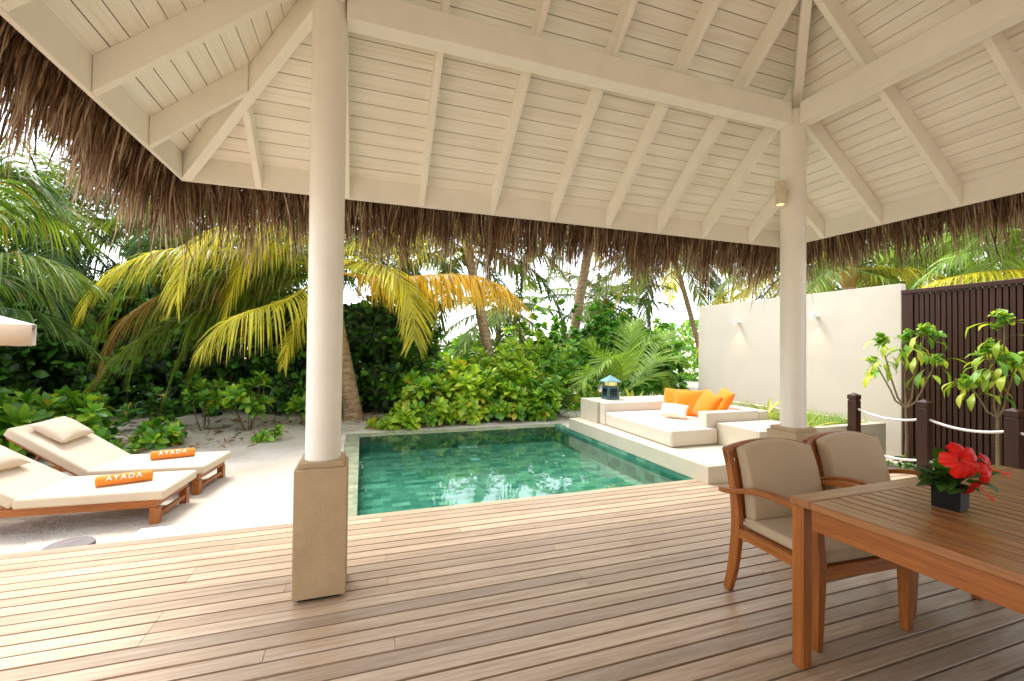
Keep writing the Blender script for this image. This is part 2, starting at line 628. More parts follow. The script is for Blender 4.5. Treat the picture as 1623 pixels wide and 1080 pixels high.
def link(name, me, parent=None, bevel=0.0, smooth=True, seg=2, angle=40):
    if smooth:
        me.shade_smooth()
        me.set_sharp_from_angle(angle=R_(angle))
    o = bpy.data.objects.new(name, me)
    COL.objects.link(o)
    if parent is not None:
        o.parent = parent
        o.matrix_parent_inverse = Matrix.Identity(4)
        # child coordinates are given in the parent's frame
    if bevel:
        b = o.modifiers.new('bevel', 'BEVEL')
        b.width = bevel
        b.segments = seg
        b.limit_method = 'ANGLE'
        b.angle_limit = R_(35)
        b.harden_normals = False
    return o


def tag(o, label=None, cat=None, group=None, kind=None):
    if label:
        o['label'] = label
    if cat:
        o['category'] = cat
    if group:
        o['group'] = group
    if kind:
        o['kind'] = kind
    return o


def thing(name, label, cat, loc=(0, 0, 0), rz=0.0, group=None):
    o = bpy.data.objects.new(name, None)
    o.empty_display_size = 0.1
    COL.objects.link(o)
    o.location = tuple(float(x) for x in loc)
    o.rotation_euler = (0, 0, rz)
    return tag(o, label, cat, group)


def strip_mesh(name, C, W, mat, parent=None, fold=None, smooth=True):
    """C (N,K,3) centre lines, W (N,K,3) half-width vectors; fold (N,K,3) lifts the two edges"""
    N, K = C.shape[:2]
    F = 0 if fold is None else fold
    if fold is None:
        V = np.stack([C - W, C + W], axis=2)
        m = 2
    else:
        V = np.stack([C - W + F, C, C + W + F], axis=2)
        m = 3
    V = V.reshape(-1, 3)
    base = (np.arange(N)[:, None] * K + np.arange(K - 1)[None, :]) * m
    fs = []
    for j in range(m - 1):
        a = base + j
        fs.append(np.stack([a, a + 1, a + m + 1, a + m], axis=-1).reshape(-1, 4))
    Fc = np.concatenate(fs)
    me = bpy.data.meshes.new(name)
    me.vertices.add(len(V))
    me.vertices.foreach_set('co', V.astype(np.float32).ravel())
    me.loops.add(len(Fc) * 4)
    me.loops.foreach_set('vertex_index', Fc.astype(np.int32).ravel())
    me.polygons.add(len(Fc))
    me.polygons.foreach_set('loop_start', np.arange(0, len(Fc) * 4, 4, dtype=np.int32))
    me.update(calc_edges=True)
    me.validate()
    if not isinstance(mat, (list, tuple)):
        mat = [mat]
    for q in mat:
        me.materials.append(q)
    if len(mat) > 1:
        idx = RS.randint(0, len(mat), N)
        per = np.tile(np.repeat(idx, K - 1), m - 1)
        me.polygons.foreach_set('material_index', per.astype(np.int32))
    if smooth:
        me.shade_smooth()
    o = bpy.data.objects.new(name, me)
    COL.objects.link(o)
    if parent is not None:
        o.parent = parent
    return o


def unit(a):
    return a / (np.linalg.norm(a, axis=-1, keepdims=True) + 1e-9)


PROF = {
    'obovate': [0.10, 0.30, 0.62, 0.92, 1.0, 0.62, 0.0],
    'lance': [0.35, 0.85, 1.0, 0.86, 0.5, 0.0],
    'round': [0.15, 0.8, 1.0, 0.95, 0.7, 0.0],
    'leaflet': [0.55, 1.0, 0.9, 0.6, 0.05],
    'spat': [0.07, 0.08, 0.12, 0.3, 0.8, 1.15, 0.75, 0.05],
    'blade': [0.7, 1.0, 0.8, 0.5, 0.0],
}


def leaf_arrays(o, d, up, length, wr, curl, prof, foldamt=0.25, wave=0.0):
    p = np.array(PROF[prof])
    K = len(p)
    d = unit(d)
    up = unit(up - d * np.sum(up * d, -1, keepdims=True))
    side = np.cross(d, up)
    pts = [o]
    upk = [up]
    for k in range(1, K):
        a = (curl * (k - 0.5) / (K - 1))[:, None]
        dk = d * np.cos(a) - up * np.sin(a)
        uk = up * np.cos(a) + d * np.sin(a)
        pts.append(pts[-1] + dk * (length / (K - 1))[:, None])
        upk.append(uk)
    C = np.stack(pts, 1)
    U = np.stack(upk, 1)
    W = side[:, None, :] * (length * wr * 0.5)[:, None, None] * p[None, :, None]
    if wave:
        C = C + U * (RS.normal(0, wave, C.shape[:2]) * length[:, None])[..., None]
    Fo = U * (np.linalg.norm(W, axis=-1, keepdims=True) * foldamt)
    return C, W, Fo


# ------------------------------------------------------------------ ground
def ground():
    xs = sorted(set(np.round(np.concatenate([np.arange(-11, 12.01, 0.22), [-0.23, 3.6]]), 3)))
    ys = sorted(set(np.round(np.concatenate([np.arange(-3, 16.01, 0.22), [3.96, 7.9]]), 3)))
    xs = [-260, -120, -50, -24] + xs + [24, 50, 120, 260]
    ys = [-120, -50, -18] + ys + [24, 40, 90, 200, 420]
    X, Y = np.meshgrid(xs, ys)
    def nz(x, y):
        return 0.012 * np.sin(1.7 * x + 0.6 * y) + 0.010 * np.sin(2.9 * y - 1.1 * x) + 0.008 * np.sin(5.1 * x + 3.7 * y) + 0.006 * RS.normal(0, 1, x.shape)
    near = np.exp(-(((X + 0.2) / 2.2) ** 2 + ((Y - 5.5) / 2.0) ** 2))
    Z = -0.07 + nz(X, Y) * (1 - 0.6 * near)
    rise = np.clip((Y - 7.6) / 4.0, 0, 1) * np.clip((1.5 - X) / 3.0, 0, 1)
    Z = Z + 0.05 * rise
    Z = np.where((X >= -0.24) & (X <= 7) & (Y >= 3.6) & (Y <= 8.3), -0.075, Z)
    Z = np.where((Y < 4.4), np.minimum(Z, -0.072), Z)
    ny, nx = X.shape
    V = np.stack([X, Y, Z], -1).reshape(-1, 3)
    fs = []
    for j in range(ny - 1):
        for i in range(nx - 1):
            cx, cyy = (xs[i] + xs[i + 1]) / 2, (ys[j] + ys[j + 1]) / 2
            if -0.23 < cx < 3.6 and 3.96 < cyy < 7.9:
                continue
            a = j * nx + i
            fs.append((a, a + 1, a + nx + 1, a + nx))
    me = bpy.data.meshes.new('sand')
    me.from_pydata(V.tolist(), [], fs)
    me.materials.append(MT['sand'])
    me.shade_smooth()
    o = bpy.data.objects.new('sand', me)
    COL.objects.link(o)
    tag(o, 'white coral sand ground around the pool', None, kind='structure')


ground()


def deck():
    m = MB()
    y1 = 3.95
    k = 0
    while y1 > -2.2:
        y0 = y1 - 0.0885
        x = -6.2 + 0.0
        joints = []
        # joints sit on joists 0.58 m apart
        jx = [0.17 + 0.58 * i for i in range(-11, 11)]
        js = sorted(random.sample(jx, 4))
        js = [j for i, j in enumerate(js) if i == 0 or j - js[i - 1] > 1.0]
        edges = [-6.2] + js + [6.1]
        dz = random.uniform(-0.001, 0.001)
        for a, b in zip(edges[:-1], edges[1:]):
            m.box(a + 0.0004, b - 0.0004, y0, y1, -0.045 + dz, 0.0 + dz)
        y1 -= 0.1
        k += 1
    o = m.build('deck', MT['deck'], None, bevel=0.0018, seg=1)
    tag(o, 'weathered timber deck boards under the pavilion', None, kind='structure')
    s = MB().box(-6.2, 6.1, -2.2, 3.94, -0.069, -0.058).build('deck_gap_shade', MT['black'])  # single black sheet painting the shade seen between deck boards
    tag(s, 'black sheet standing for the shade beneath the deck boards', None, kind='structure')


deck()

# ------------------------------------------------------------------ pool
pool = thing('swimming_pool', 'rectangular green tiled plunge pool in front of the deck', 'pool', (1.74, 5.9, -0.06))


def loc(parent, *pts):
    L = np.array(parent.location)
    return [np.array(p) - L for p in pts]


def rel_box(m, parent, x0, x1, y0, y1, z0, z1):
    L = parent.location
    return m.box(x0 - L[0], x1 - L[0], y0 - L[1], y1 - L[1], z0 - L[2], z1 - L[2])


FLOOR = -0.33
m = MB()
rel_box(m, pool, -0.1, 3.62, 3.9, 7.75, FLOOR - 0.05, FLOOR)
m.build('pool_floor', MT['tile'], pool)
m = MB()
rel_box(m, pool, -0.1, -0.0225, 3.93, 7.7, FLOOR, -0.075)
rel_box(m, pool, -0.0225, 3.5, 7.63, 7.7, FLOOR, -0.075)
rel_box(m, pool, 3.5, 3.56, 3.9, 7.63, FLOOR, -0.008)
rel_box(m, pool, -0.1, 3.5, 3.88, 3.92, FLOOR, -0.035)
m.build('pool_wall', MT['tile'], pool)
m = MB()
rel_box(m, pool, -0.23, -0.02, 3.957, 7.9, -0.20, -0.054)
rel_box(m, pool, -0.02, 3.72, 7.628, 7.9, -0.20, -0.054)
m.build('coping', MT['tile_rim'], pool, bevel=0.006)
c = at_z(740, 708, FLOOR)
m = MB()
for i in range(9):
    rel_box(m, pool, c[0] - 0.16 + i * 0.036, c[0] - 0.16 + i * 0.036 + 0.026, c[1] - 0.15, c[1] + 0.12, FLOOR, FLOOR + 0.008)
for j in (-0.15, -0.02, 0.11):
    rel_box(m, pool, c[0] - 0.165, c[0] + 0.16, c[1] + j - 0.012, c[1] + j + 0.012, FLOOR, FLOOR + 0.006)
m.build('drain_grate', MT['grate'], pool)
c = at_z(753, 729, FLOOR)
MB().lathe((c[0] - 1.74, c[1] - 5.9, FLOOR + 0.06), [(0.0, 0.0), (0.085, 0.0), (0.08, 0.012), (0.0, 0.014)], 24).build('drain_cover', MT['grate'], pool)
mw = MB().add([(-0.02, 3.92, -0.06), (3.5, 3.92, -0.06), (3.5, 7.63, -0.06), (-0.02, 7.63, -0.06)], [(0, 1, 2, 3)])
tag(mw.build('pool_water', MT['water']), 'clear rippled water filling the pool', None, kind='structure')

# step slab and stepping stone
m = MB().box(-1.63, -0.24, 3.975, 4.23, -0.075, -0.02)
tag(m.build('stone_slab', MT['slab'], None, bevel=0.006), 'pale flat stone slab set along the deck edge beside the pool', 'slab')
mm = MB().lathe((-2.02, 4.12, -0.075), [(0.14, 0), (0.145, 0.012), (0.14, 0.03), (0.0, 0.034)], 32)
tag(mm.build('stepping_stone', MT['grey_stone']), 'round grey stepping stone in the sand by the deck edge', 'stepping stone')

# ------------------------------------------------------------------ daybed platform, planter and walls
plat = thing('daybed_platform', 'white rendered stepped platform carrying the daybed beside the pool', 'platform', (4.4, 5.4, 0))
m = MB()
rel_box(m, plat, 3.5, 5.75, 3.74, 7.05, -0.004, 0.19)
m.build('platform_base', MT['platform'], plat, bevel=0.006)
m = MB()
rel_box(m, plat, 3.70, 5.75, 6.42, 7.0, 0.19, 0.55)
m.build('end_block', MT['platform'], plat, bevel=0.006)
m = MB()
rel_box(m, plat, 4.45, 5.42, 3.985, 4.62, 0.19, 0.47)
m.build('end_block', MT['platform'], plat, bevel=0.006)
pl = thing('planter_wall', 'low cream planter wall holding grass behind the round post', 'planter', (5.8, 4.0, 0))
m = MB()
rel_box(m, pl, 4.45, 6.68, 3.95, 3.983, -0.07, 0.47)
rel_box(m, pl, 4.62, 6.68, 3.983, 4.06, -0.07, 0.47)
m.build('front_face', MT['platform'], pl, bevel=0.005)
m = MB()
rel_box(m, pl, 6.60, 6.68, 4.062, 7.7, -0.07, 0.462)
m.build('end_face', MT['platform'], pl, bevel=0.005)
m = MB()
rel_box(m, pl, 5.42, 6.60, 4.062, 7.7, 0.2, 0.40)
m.build('soil', MT['soil'], pl)

gw = thing('garden_wall', 'tall cream rendered garden wall with two small wall lamps', 'wall', (7.05, 5.86, 0))
m = MB()
rel_box(m, gw, 7.0, 7.10, 3.95, 7.78, -0.1, 2.37)
m.build('wall_panel', MT['stucco_white'], gw, bevel=0.006)

# fence
fe = thing('slatted_fence', 'dark brown vertical slat timber fence beside the cream wall', 'fence', (7.0, 2.2, 0))
m = MB()
rel_box(m, fe, 6.965, 7.03, 3.80, 3.925, -0.1, 2.215)
m.build('fence_post', MT['dark_wood'], fe, bevel=0.004)
m = MB()
rel_box(m, fe, 6.955, 7.04, 0.3, 3.93, 2.215, 2.27)
m.build('top_rail', MT['dark_wood_y'], fe, bevel=0.004)
m = MB()
y = 3.785
while y > 0.3:
    rel_box(m, fe, 6.975, 7.0, y - 0.043, y, -0.06, 2.213)
    y -= 0.057
m.build('slat_panel', MT['dark_wood'], fe, bevel=0.002, seg=1)
m = MB()
rel_box(m, fe, 7.004, 7.02, 0.3, 3.8, -0.06, 2.2)
m.build('fence_gap_shade', MT['black'], fe)  # black sheet behind the slats, painting shade into their gaps

# unseen villa wall, added to block and bounce light under the roof
vw = thing('added_villa_wall', 'plain cream villa wall added unseen behind the viewer to shape the light', 'wall', (0.5, -2.5, 0))
m = MB()
rel_box(m, vw, -7.5, 7.5, -2.6, -2.35, -0.1, 2.6)
m.build('wall_panel', MT['villa'], vw, bevel=0.006)

# wall lamps
for i, (u, v, lab) in enumerate([(1172, 511, 'small white cylinder lamp on the cream wall left of the round post'),
                                 (1296, 502, 'small white cylinder lamp on the cream wall right of the round post')]):
    p = at_x(u, v, 7.0)
    t = thing('wall_lamp', lab, 'wall lamp', p, 0, 'lamps on the garden wall')
    MB().tube([(0.0, 0, 0.0), (-0.075, 0, 0)], 0.022, 12).build('bracket', MT['white_metal'], t)
    MB().lathe((-0.10, 0, -0.055), [(0.034, 0), (0.036, 0.004), (0.036, 0.108), (0.03, 0.112)], 20).build('lamp_body', MT['white_metal'], t)
    MB().lathe((-0.10, 0, -0.058), [(0.026, 0), (0.026, 0.002)], 16).build('bulb', MT['lamp_glow'], t)
    ld = bpy.data.lights.new('wall lamp light', 'SPOT')
    ld.energy = 1.4
    ld.color = (1.0, 0.72, 0.36)
    ld.spot_size = R_(80)
    ld.spot_blend = 0.8
    ld.shadow_soft_size = 0.02
    lo = bpy.data.objects.new('lamp_light', ld)
    COL.objects.link(lo)
    lo.location = (p[0] - 0.10, p[1], p[2] - 0.065)

# ------------------------------------------------------------------ pavilion
pv = thing('pavilion', 'open timber pavilion with cream boarded ceiling and thatched roof', 'pavilion', (1.64, 1.0, 0))
PL = np.array([1.64, 1.0, 0.0])


def P(*a):
    return np.array(a, float) - PL


XL, XR, YF, YB = -1.28, 4.77, 3.90, -1.90
AX, AY = 1.64, 1.0
ZE = 2.86
SF, SL, SR = 0.85, 0.85, 0.79
ZA = ZE + SF * (YF - AY)


def pbox(m, x0, x1, y0, y1, z0, z1):
    return m.box(x0 - AX, x1 - AX, y0 - AY, y1 - AY, z0, z1)


for px in (-0.21, 3.57):
    m = MB()
    m.lathe((px - AX, 2.83 - AY, 0), [(0.098, 0.775), (0.098, 2.0), (0.098, 3.525), (0.092, 3.53)], 48)
    m.build('post', MT['post_paint'], pv)
    m = MB()
    pbox(m, px - 0.14, px + 0.14, 2.69, 2.97, 0.022, 0.742)
    o = m.build('pier', MT['stucco'], pv, bevel=0.005)
    m = MB()
    pbox(m, px - 0.122, px + 0.122, 2.708, 2.952, 0.742, 0.775)
    m.build('cap', MT['stucco'], o, bevel=0.004)
    m = MB()
    pbox(m, px - 0.11, px + 0.11, 2.72, 2.94, 0.0015, 0.022)
    m.build('foot', MT['black'], o)  # recessed black block that paints the shadow gap under the pier

m = MB()
pbox(m, -0.115, 3.47, 2.76, 2.88, 3.39, 3.575)
m.build('beam', MT['cream_paint'], pv, bevel=0.004)
m = MB()
pbox(m, 3.53, 3.65, -1.0, 2.735, 3.39, 3.575)
m.build('beam', MT['cream_paint'], pv, bevel=0.004)
m = MB()
pbox(m, -0.195, -0.125, -1.0, 2.735, 3.46, 3.60)
m.build('beam', MT['cream_paint'], pv, bevel=0.004)
m = MB()
m.tube([P(3.57, 2.83, 3.53), P(3.57, 2.83, 3.95)], 0.012, 8)
m.build('bolt', MT['cream_metal'], pv)
# fascias
m = MB(); pbox(m, -1.31, 4.80, 3.902, 3.93, 2.672, 2.93); m.build('fascia', MT['cream_paint'], pv, bevel=0.003)
m = MB(); pbox(m, -1.31, -1.282, -1.93, 3.90, 2.672, 2.93); m.build('fascia', MT['cream_paint'], pv, bevel=0.003)
m = MB(); pbox(m, 4.772, 4.80, -1.93, 3.90, 2.672, 2.93); m.build('fascia', MT['cream_paint'], pv, bevel=0.003)
m = MB(); pbox(m, -1.28, 4.77, -1.93, -1.902, 2.672, 2.93); m.build('fascia', MT['cream_paint'], pv, bevel=0.003)

APEX = np.array([AX, AY, ZA])
CFL, CFR, CBL, CBR = (np.array([XL, YF, ZE]), np.array([XR, YF, ZE]), np.array([XL, YB, ZE]), np.array([XR, YB, ZE]))


def boards(a, b, mat):
    """ceiling boards on the slope between eave corners a, b and the apex"""
    H = np.linalg.norm((APEX - (a + b) / 2) - (b - a) / np.linalg.norm(b - a) * np.dot(APEX - (a + b) / 2, (b - a) / np.linalg.norm(b - a)))
    n = int(H / 0.1035)
    m = MB()
    nrm = np.cross(b - a, APEX - a)
    nrm /= np.linalg.norm(nrm)
    if nrm[2] < 0:
        nrm = -nrm
    off = 0.082
    k0 = 0.0
    k = 0
    while k0 < H - 0.02:
        k1 = min(H - 0.005, k0 + (0.09 if k == 0 else 0.1035))
        g0 = 0.0 if k == 0 else 0.0024
        g1 = 0.0024
        t0, t1 = (k0 + g0) / H, (k1 - g1) / H
        q = [a + (APEX - a) * t0, b + (APEX - b) * t0, b + (APEX - b) * t1, a + (APEX - a) * t1]
        q = [x - PL for x in q]
        m.hexa(q, [x + nrm * 0.014 for x in q])
        k0 = k1
        k += 1
    m.build('ceiling_boards', mat, pv, smooth=False)
    m = MB()
    q = [x - PL + nrm * 0.016 for x in (a, b, APEX)]
    q2 = [x + nrm * 0.02 for x in q]
    m.add(q + q2, [(0, 2, 1), (3, 4, 5), (0, 1, 4, 3), (1, 2, 5, 4), (2, 0, 3, 5)])
    m.build('ceiling_gap_shade', MT['gap_shade'], pv, smooth=False)  # dark sheet whose colour stands for shade between ceiling boards


boards(CFL, CFR, MT['ceil_x'])
boards(CBL, CFL, MT['ceil_y'])
boards(CFR, CBR, MT['ceil_y'])
boards(CBR, CBL, MT['ceil_x'])

RD = 0.185   # rafter depth
RW = 0.045


def rafter(p, q, hw, depth=RD, top=0.0, name='rafter'):
    """p, q on the ceiling plane (eave end, upper end)"""
    p, q = np.array(p, float) - PL, np.array(q, float) - PL
    d = q - p
    s = np.array([-d[1], d[0], 0])
    s /= np.linalg.norm(s)
    dn = np.array([0, 0, -depth])
    tp = np.array([0, 0, top])
    m = MB()
    m.hexa([p - s * hw + dn, p + s * hw + dn, q + s * hw + dn, q - s * hw + dn],
           [p - s * hw + tp, p + s * hw + tp, q + s * hw + tp, q - s * hw + tp])
    return m.build(name, MT['cream_paint'], pv, bevel=0.003)


for x in (-0.79, -0.14, 0.48, 1.13, 1.74, 2.36, 2.98, 3.57, 4.24):
    if x < AX:
        ye = YF - (x - XL) * (YF - AY) / (AX - XL)
    else:
        ye = YF - (XR - x) * (YF - AY) / (XR - AX)
    ye += 0.04
    rafter((x, YF, ZE), (x, ye, ZE + SF * (YF - ye)), RW / 2)
for y in (3.33, 2.72, 2.13, 1.53, 0.93, 0.33):
    xe = XL + (YF - y) * (AX - XL) / (YF - AY) if y > AY else XL + (y - YB) * (AX - XL) / (AY - YB)
    xe -= 0.04
    rafter((XL, y, ZE), (xe, y, ZE + SL * (xe - XL)), RW / 2)
for y in (3.43, 2.87, 2.27, 1.66, 1.05, 0.45):
    xe = XR - (YF - y) * (XR - AX) / (YF - AY) if y > AY else XR - (y - YB) * (XR - AX) / (AY - YB)
    xe += 0.04
    rafter((XR, y, ZE), (xe, y, ZE + SR * (XR - xe)), RW / 2)
for c in (CFL, CFR, CBL, CBR):
    e = c + (APEX - c) * 0.004
    rafter(e, APEX, 0.034, 0.205, -0.02, 'hip_rafter')

# roof covering: thick thatch slopes above the boards
OV = 0.30
m = MB()
O = [np.array([XL - OV, YF + OV, 2.74]), np.array([XR + OV, YF + OV, 2.74]), np.array([XR + OV, YB - OV, 2.74]), np.array([XL - OV, YB - OV, 2.74])]
top = APEX + np.array([0, 0, 0.42])
q = [x - PL for x in O] + [x - PL + np.array([0, 0, 0.22]) for x in O] + [APEX - PL + np.array([0, 0, 0.1]), top - PL]
m.add(q, [(0, 1, 5, 4), (1, 2, 6, 5), (2, 3, 7, 6), (3, 0, 4, 7), (4, 5, 9), (5, 6, 9), (6, 7, 9), (7, 4, 9), (1, 0, 8), (2, 1, 8), (3, 2, 8), (0, 3, 8)])
m.build('thatch_roof', MT['thatch'], pv, smooth=False)


def fringe(a, b, out, n, lo, hi, seed):
    rs = np.random.RandomState(seed)
    a, b, out = np.array(a, float), np.array(b, float), np.array(out, float)
    L = np.linalg.norm(b - a)
    along = (b - a) / L
    nc = n // 9
    lo, hi = lo, hi
    # tufts of strands
    tu = rs.uniform(0, 1, nc)
    to = rs.uniform(0.0, 0.30, nc) ** 1.0
    tl = rs.uniform(lo, hi, nc) * rs.choice([0.6, 0.75, 0.9, 1.0, 1.2, 1.5], nc)
    tsk = rs.normal(0, 0.10, nc)
    idx = np.repeat(np.arange(nc), 9)
    N = len(idx)
    u = tu[idx] * L + rs.normal(0, 0.022, N)
    o = to[idx] + rs.normal(0, 0.012, N)
    o = np.clip(o, 0.006, 0.34)
    ln = tl[idx] * rs.uniform(0.6, 1.1, N)
    sk = tsk[idx] + rs.normal(0, 0.14, N)
    z0 = 2.86 - 0.55 * o + rs.uniform(-0.06, 0.05, N)
    base = a[None] + along[None] * u[:, None] + out[None] * o[:, None]
    base[:, 2] = z0
    K = 6
    d0 = unit(out[None] * rs.uniform(0.15, 0.5, N)[:, None] + along[None] * sk[:, None] + np.array([0, 0, -1.0])[None])
    pts = [base]
    for k in range(1, K):
        t = k / (K - 1)
        d = unit(d0 + np.array([0, 0, -0.9]) * t + along[None] * (rs.normal(0, 0.13, N) * t)[:, None] + out[None] * (rs.normal(0, 0.12, N) * t)[:, None])
        pts.append(pts[-1] + d * (ln / (K - 1))[:, None])
    C = np.stack(pts, 1)
    th = rs.uniform(0, math.pi, N)
    wv = along[None] * np.cos(th)[:, None] + out[None] * np.sin(th)[:, None]
    prof = np.array([1.0, 1.0, 0.95, 0.8, 0.55, 0.12])
    W = wv[:, None, :] * (rs.uniform(0.0016, 0.0068, N))[:, None, None] * prof[None, :, None]
    o = strip_mesh('thatch_fringe', C - PL, W, MT['thatch'], pv)
    return o


fringe((XL - 0.3, YF + 0.03, 0), (XR + 0.3, YF + 0.03, 0), (0, 1, 0), 9600, 0.30, 0.56, 3)
fringe((XL - 0.03, 0.9, 0), (XL - 0.03, YF + 0.32, 0), (-1, 0, 0), 5200, 0.18, 0.42, 4)
fringe((XR + 0.03, 0.6, 0), (XR + 0.03, YF + 0.25, 0), (1, 0, 0), 5000, 0.22, 0.44, 5)

# spotlight on the right post
sp = thing('spotlight', 'small cream cylinder downlight high on the right round post', 'spotlight', (3.385, 2.80, 2.79))
MB().lathe((0, 0, -0.1), [(0.036, 0), (0.038, 0.005), (0.038, 0.195), (0.034, 0.2)], 24).build('lamp_body', MT['cream_metal'], sp)
MB().tube([(0.035, 0.005, 0.02), (0.085, 0.02, 0.02)], 0.022, 12).build('bracket', MT['cream_metal'], sp)
MB().lathe((0, 0, -0.103), [(0.028, 0), (0.028, 0.002)], 20).build('bulb', MT['lamp_glow'], sp)


# ------------------------------------------------------------------ cushions
def pillow(W, D, T, n=18, pinch=0.06, puff=0.5, mat=None, name='pillow', parent=None, seed=0):
    rs = np.random.RandomState(seed)
    vs, fs = [], []
    ph = rs.uniform(0, 6, 6)
    def zz(u, v):
        e = max(0.0, (1 - abs(u) ** 2.6)) ** puff * max(0.0, (1 - abs(v) ** 2.6)) ** puff
        wr = 1 + 0.05 * math.sin(5 * u + ph[0]) * math.sin(4 * v + ph[1]) + 0.04 * math.sin(9 * u * v + ph[2])
        return T / 2 * e * wr
    def xy(u, v):
        return (W / 2 * u * (1 - pinch * (1 - v * v) * abs(u) ** 3), D / 2 * v * (1 - pinch * (1 - u * u) * abs(v) ** 3))
    for s in (1, -1):
        for j in range(n + 1):
            for i in range(n + 1):
                u, v = -1 + 2 * i / n, -1 + 2 * j / n
                x, y = xy(u, v)
                vs.append((x, y, s * zz(u, v)))
    N = (n + 1) * (n + 1)
    for j in range(n):
        for i in range(n):
            a = j * (n + 1) + i
            fs.append((a, a + 1, a + n + 2, a + n + 1))
            fs.append((N + a, N + a + n + 1, N + a + n + 2, N + a + 1))
    # weld the border
    mp = {}
    for j in range(n + 1):
        for i in range(n + 1):
            if i in (0, n) or j in (0, n):
                mp[N + j * (n + 1) + i] = j * (n + 1) + i
    fs = [tuple(mp.get(k, k) for k in f) for f in fs]
    me = bpy.data.meshes.new(name)
    me.from_pydata(vs, [], fs)
    me.materials.append(mat)
    me.validate()
    me.shade_smooth()
    o = bpy.data.objects.new(name, me)
    COL.objects.link(o)
    if parent:
        o.parent = parent
    return o


# daybed
db = thing('daybed', 'wide off white upholstered daybed on the white platform', 'daybed', (4.5, 5.4, 0.19))
m = MB()
def dB(x, y):
    return (x - 4.5, y - 5.4, 0.004)
m.extrude([dB(3.70, 4.57), dB(4.44, 4.57), dB(4.44, 4.80), dB(5.2, 4.80), dB(5.2, 6.23), dB(3.74, 6.23)], (0, 0, 0.212))
m.build('mattress', MT['white_fabric'], db, bevel=0.03, seg=4)
m = MB(); m.box(3.74 - 4.5, 5.38 - 4.5, 6.24 - 5.4, 6.41 - 5.4, 0.003, 0.36)
m.build('armrest', MT['white_fabric'], db, bevel=0.012, seg=3)
m = MB(); m.box(4.30 - 4.5, 5.2 - 4.5, 4.63 - 5.4, 4.79 - 5.4, 0.21, 0.41)
m.build('armrest', MT['white_fabric'], db, bevel=0.012, seg=3)
m = MB(); m.box(5.205 - 4.5, 5.38 - 4.5, 4.63 - 5.4, 6.238 - 5.4, 0.003, 0.40)
m.build('backrest', MT['white_fabric'], db, bevel=0.012, seg=3)

def lean_pillow(name, label, p, W, D, T, tilt, yaw, mat, seed, roll=0.0):
    o = pillow(W, D, T, 18, 0.07, 0.5, mat, name, None, seed)
    o.rotation_euler = (roll, 0, 0)
    mt = Matrix.Translation(Vector(p)) @ Matrix.Rotation(yaw, 4, 'Z') @ Matrix.Rotation(tilt, 4, 'X') @ Matrix.Rotation(roll, 4, 'Z')
    o.matrix_world = mt
    return tag(o, label, 'cushion', 'cushions on the daybed')

# pillow plane's local XY leans against the back; yaw turns its face
def dpos(u, v, X):
    return at_x(u, v, X)
lean_pillow('cushion', 'leftmost orange cushion leaning in the corner of the daybed', dpos(1070, 636, 5.03), 0.46, 0.44, 0.15, R_(72), R_(-68), MT['orange_fabric'], 1)
lean_pillow('cushion', 'orange square cushion directly behind the small white pillow', dpos(1094, 640, 4.86), 0.48, 0.45, 0.16, R_(66), R_(-48), MT['orange_fabric'], 2, R_(4))
lean_pillow('cushion', 'orange cushion tilted to the right of the white pillow', dpos(1120, 643, 4.78), 0.44, 0.44, 0.16, R_(64), R_(-98), MT['orange_fabric'], 3, R_(-14))
lean_pillow('cushion', 'rightmost orange cushion leaning behind the low armrest', dpos(1144, 638, 4.90), 0.42, 0.42, 0.15, R_(62), R_(-112), MT['orange_fabric'], 4, R_(-10))
lean_pillow('cushion', 'small off white rectangular pillow lying before the orange cushions', dpos(1068, 651, 4.42), 0.40, 0.26, 0.12, R_(40), R_(-48), MT['white_pillow'], 5, R_(-4))

# lantern
ln = thing('lantern', 'blue green metal house lantern standing on the white end block', 'lantern', (4.12, 6.70, 0.55))
m = MB()
m.hexa([(-0.115, -0.115, 0), (0.115, -0.115, 0), (0.115, 0.115, 0), (-0.115, 0.115, 0)], [(-0.098, -0.098, 0.24), (0.098, -0.098, 0.24), (0.098, 0.098, 0.24), (-0.098, 0.098, 0.24)])
lb = m.build('lantern_body', MT['lantern'], ln, bevel=0.004)
m = MB()
for s in (-1, 1):
    for k in range(5):
        m.box(s * 0.109 - 0.004, s * 0.109 + 0.004, -0.06 + k * 0.03 - 0.005, -0.06 + k * 0.03 + 0.005, 0.05, 0.19)
        m.box(-0.06 + k * 0.03 - 0.005, -0.06 + k * 0.03 + 0.005, s * 0.109 - 0.004, s * 0.109 + 0.004, 0.05, 0.19)
    for k in range(4):
        m.box(s * 0.108 - 0.0035, s * 0.108 + 0.0035, -0.065, 0.065, 0.06 + k * 0.04, 0.068 + k * 0.04)
        m.box(-0.065, 0.065, s * 0.108 - 0.0035, s * 0.108 + 0.0035, 0.06 + k * 0.04, 0.068 + k * 0.04)
m.build('lattice', MT['black'], ln)
MB().box(-0.075, 0.075, -0.075, 0.075, 0.24, 0.30).build('glowing_band', MT['lantern_glow'], ln)
m = MB()
for s in (-1, 1):
    for k in range(5):
        a = -0.088 + k * 0.044
        m.box(a - 0.005, a + 0.005, s * 0.088 - 0.005, s * 0.088 + 0.005, 0.241, 0.302)
        m.box(s * 0.089 - 0.005, s * 0.089 + 0.005, a - 0.0045, a + 0.0045, 0.241, 0.301)
m.build('baluster', MT['lantern'], ln)
m = MB()
q = [(-0.14, -0.14, 0.302), (0.14, -0.14, 0.302), (0.14, 0.14, 0.302), (-0.14, 0.14, 0.302)]
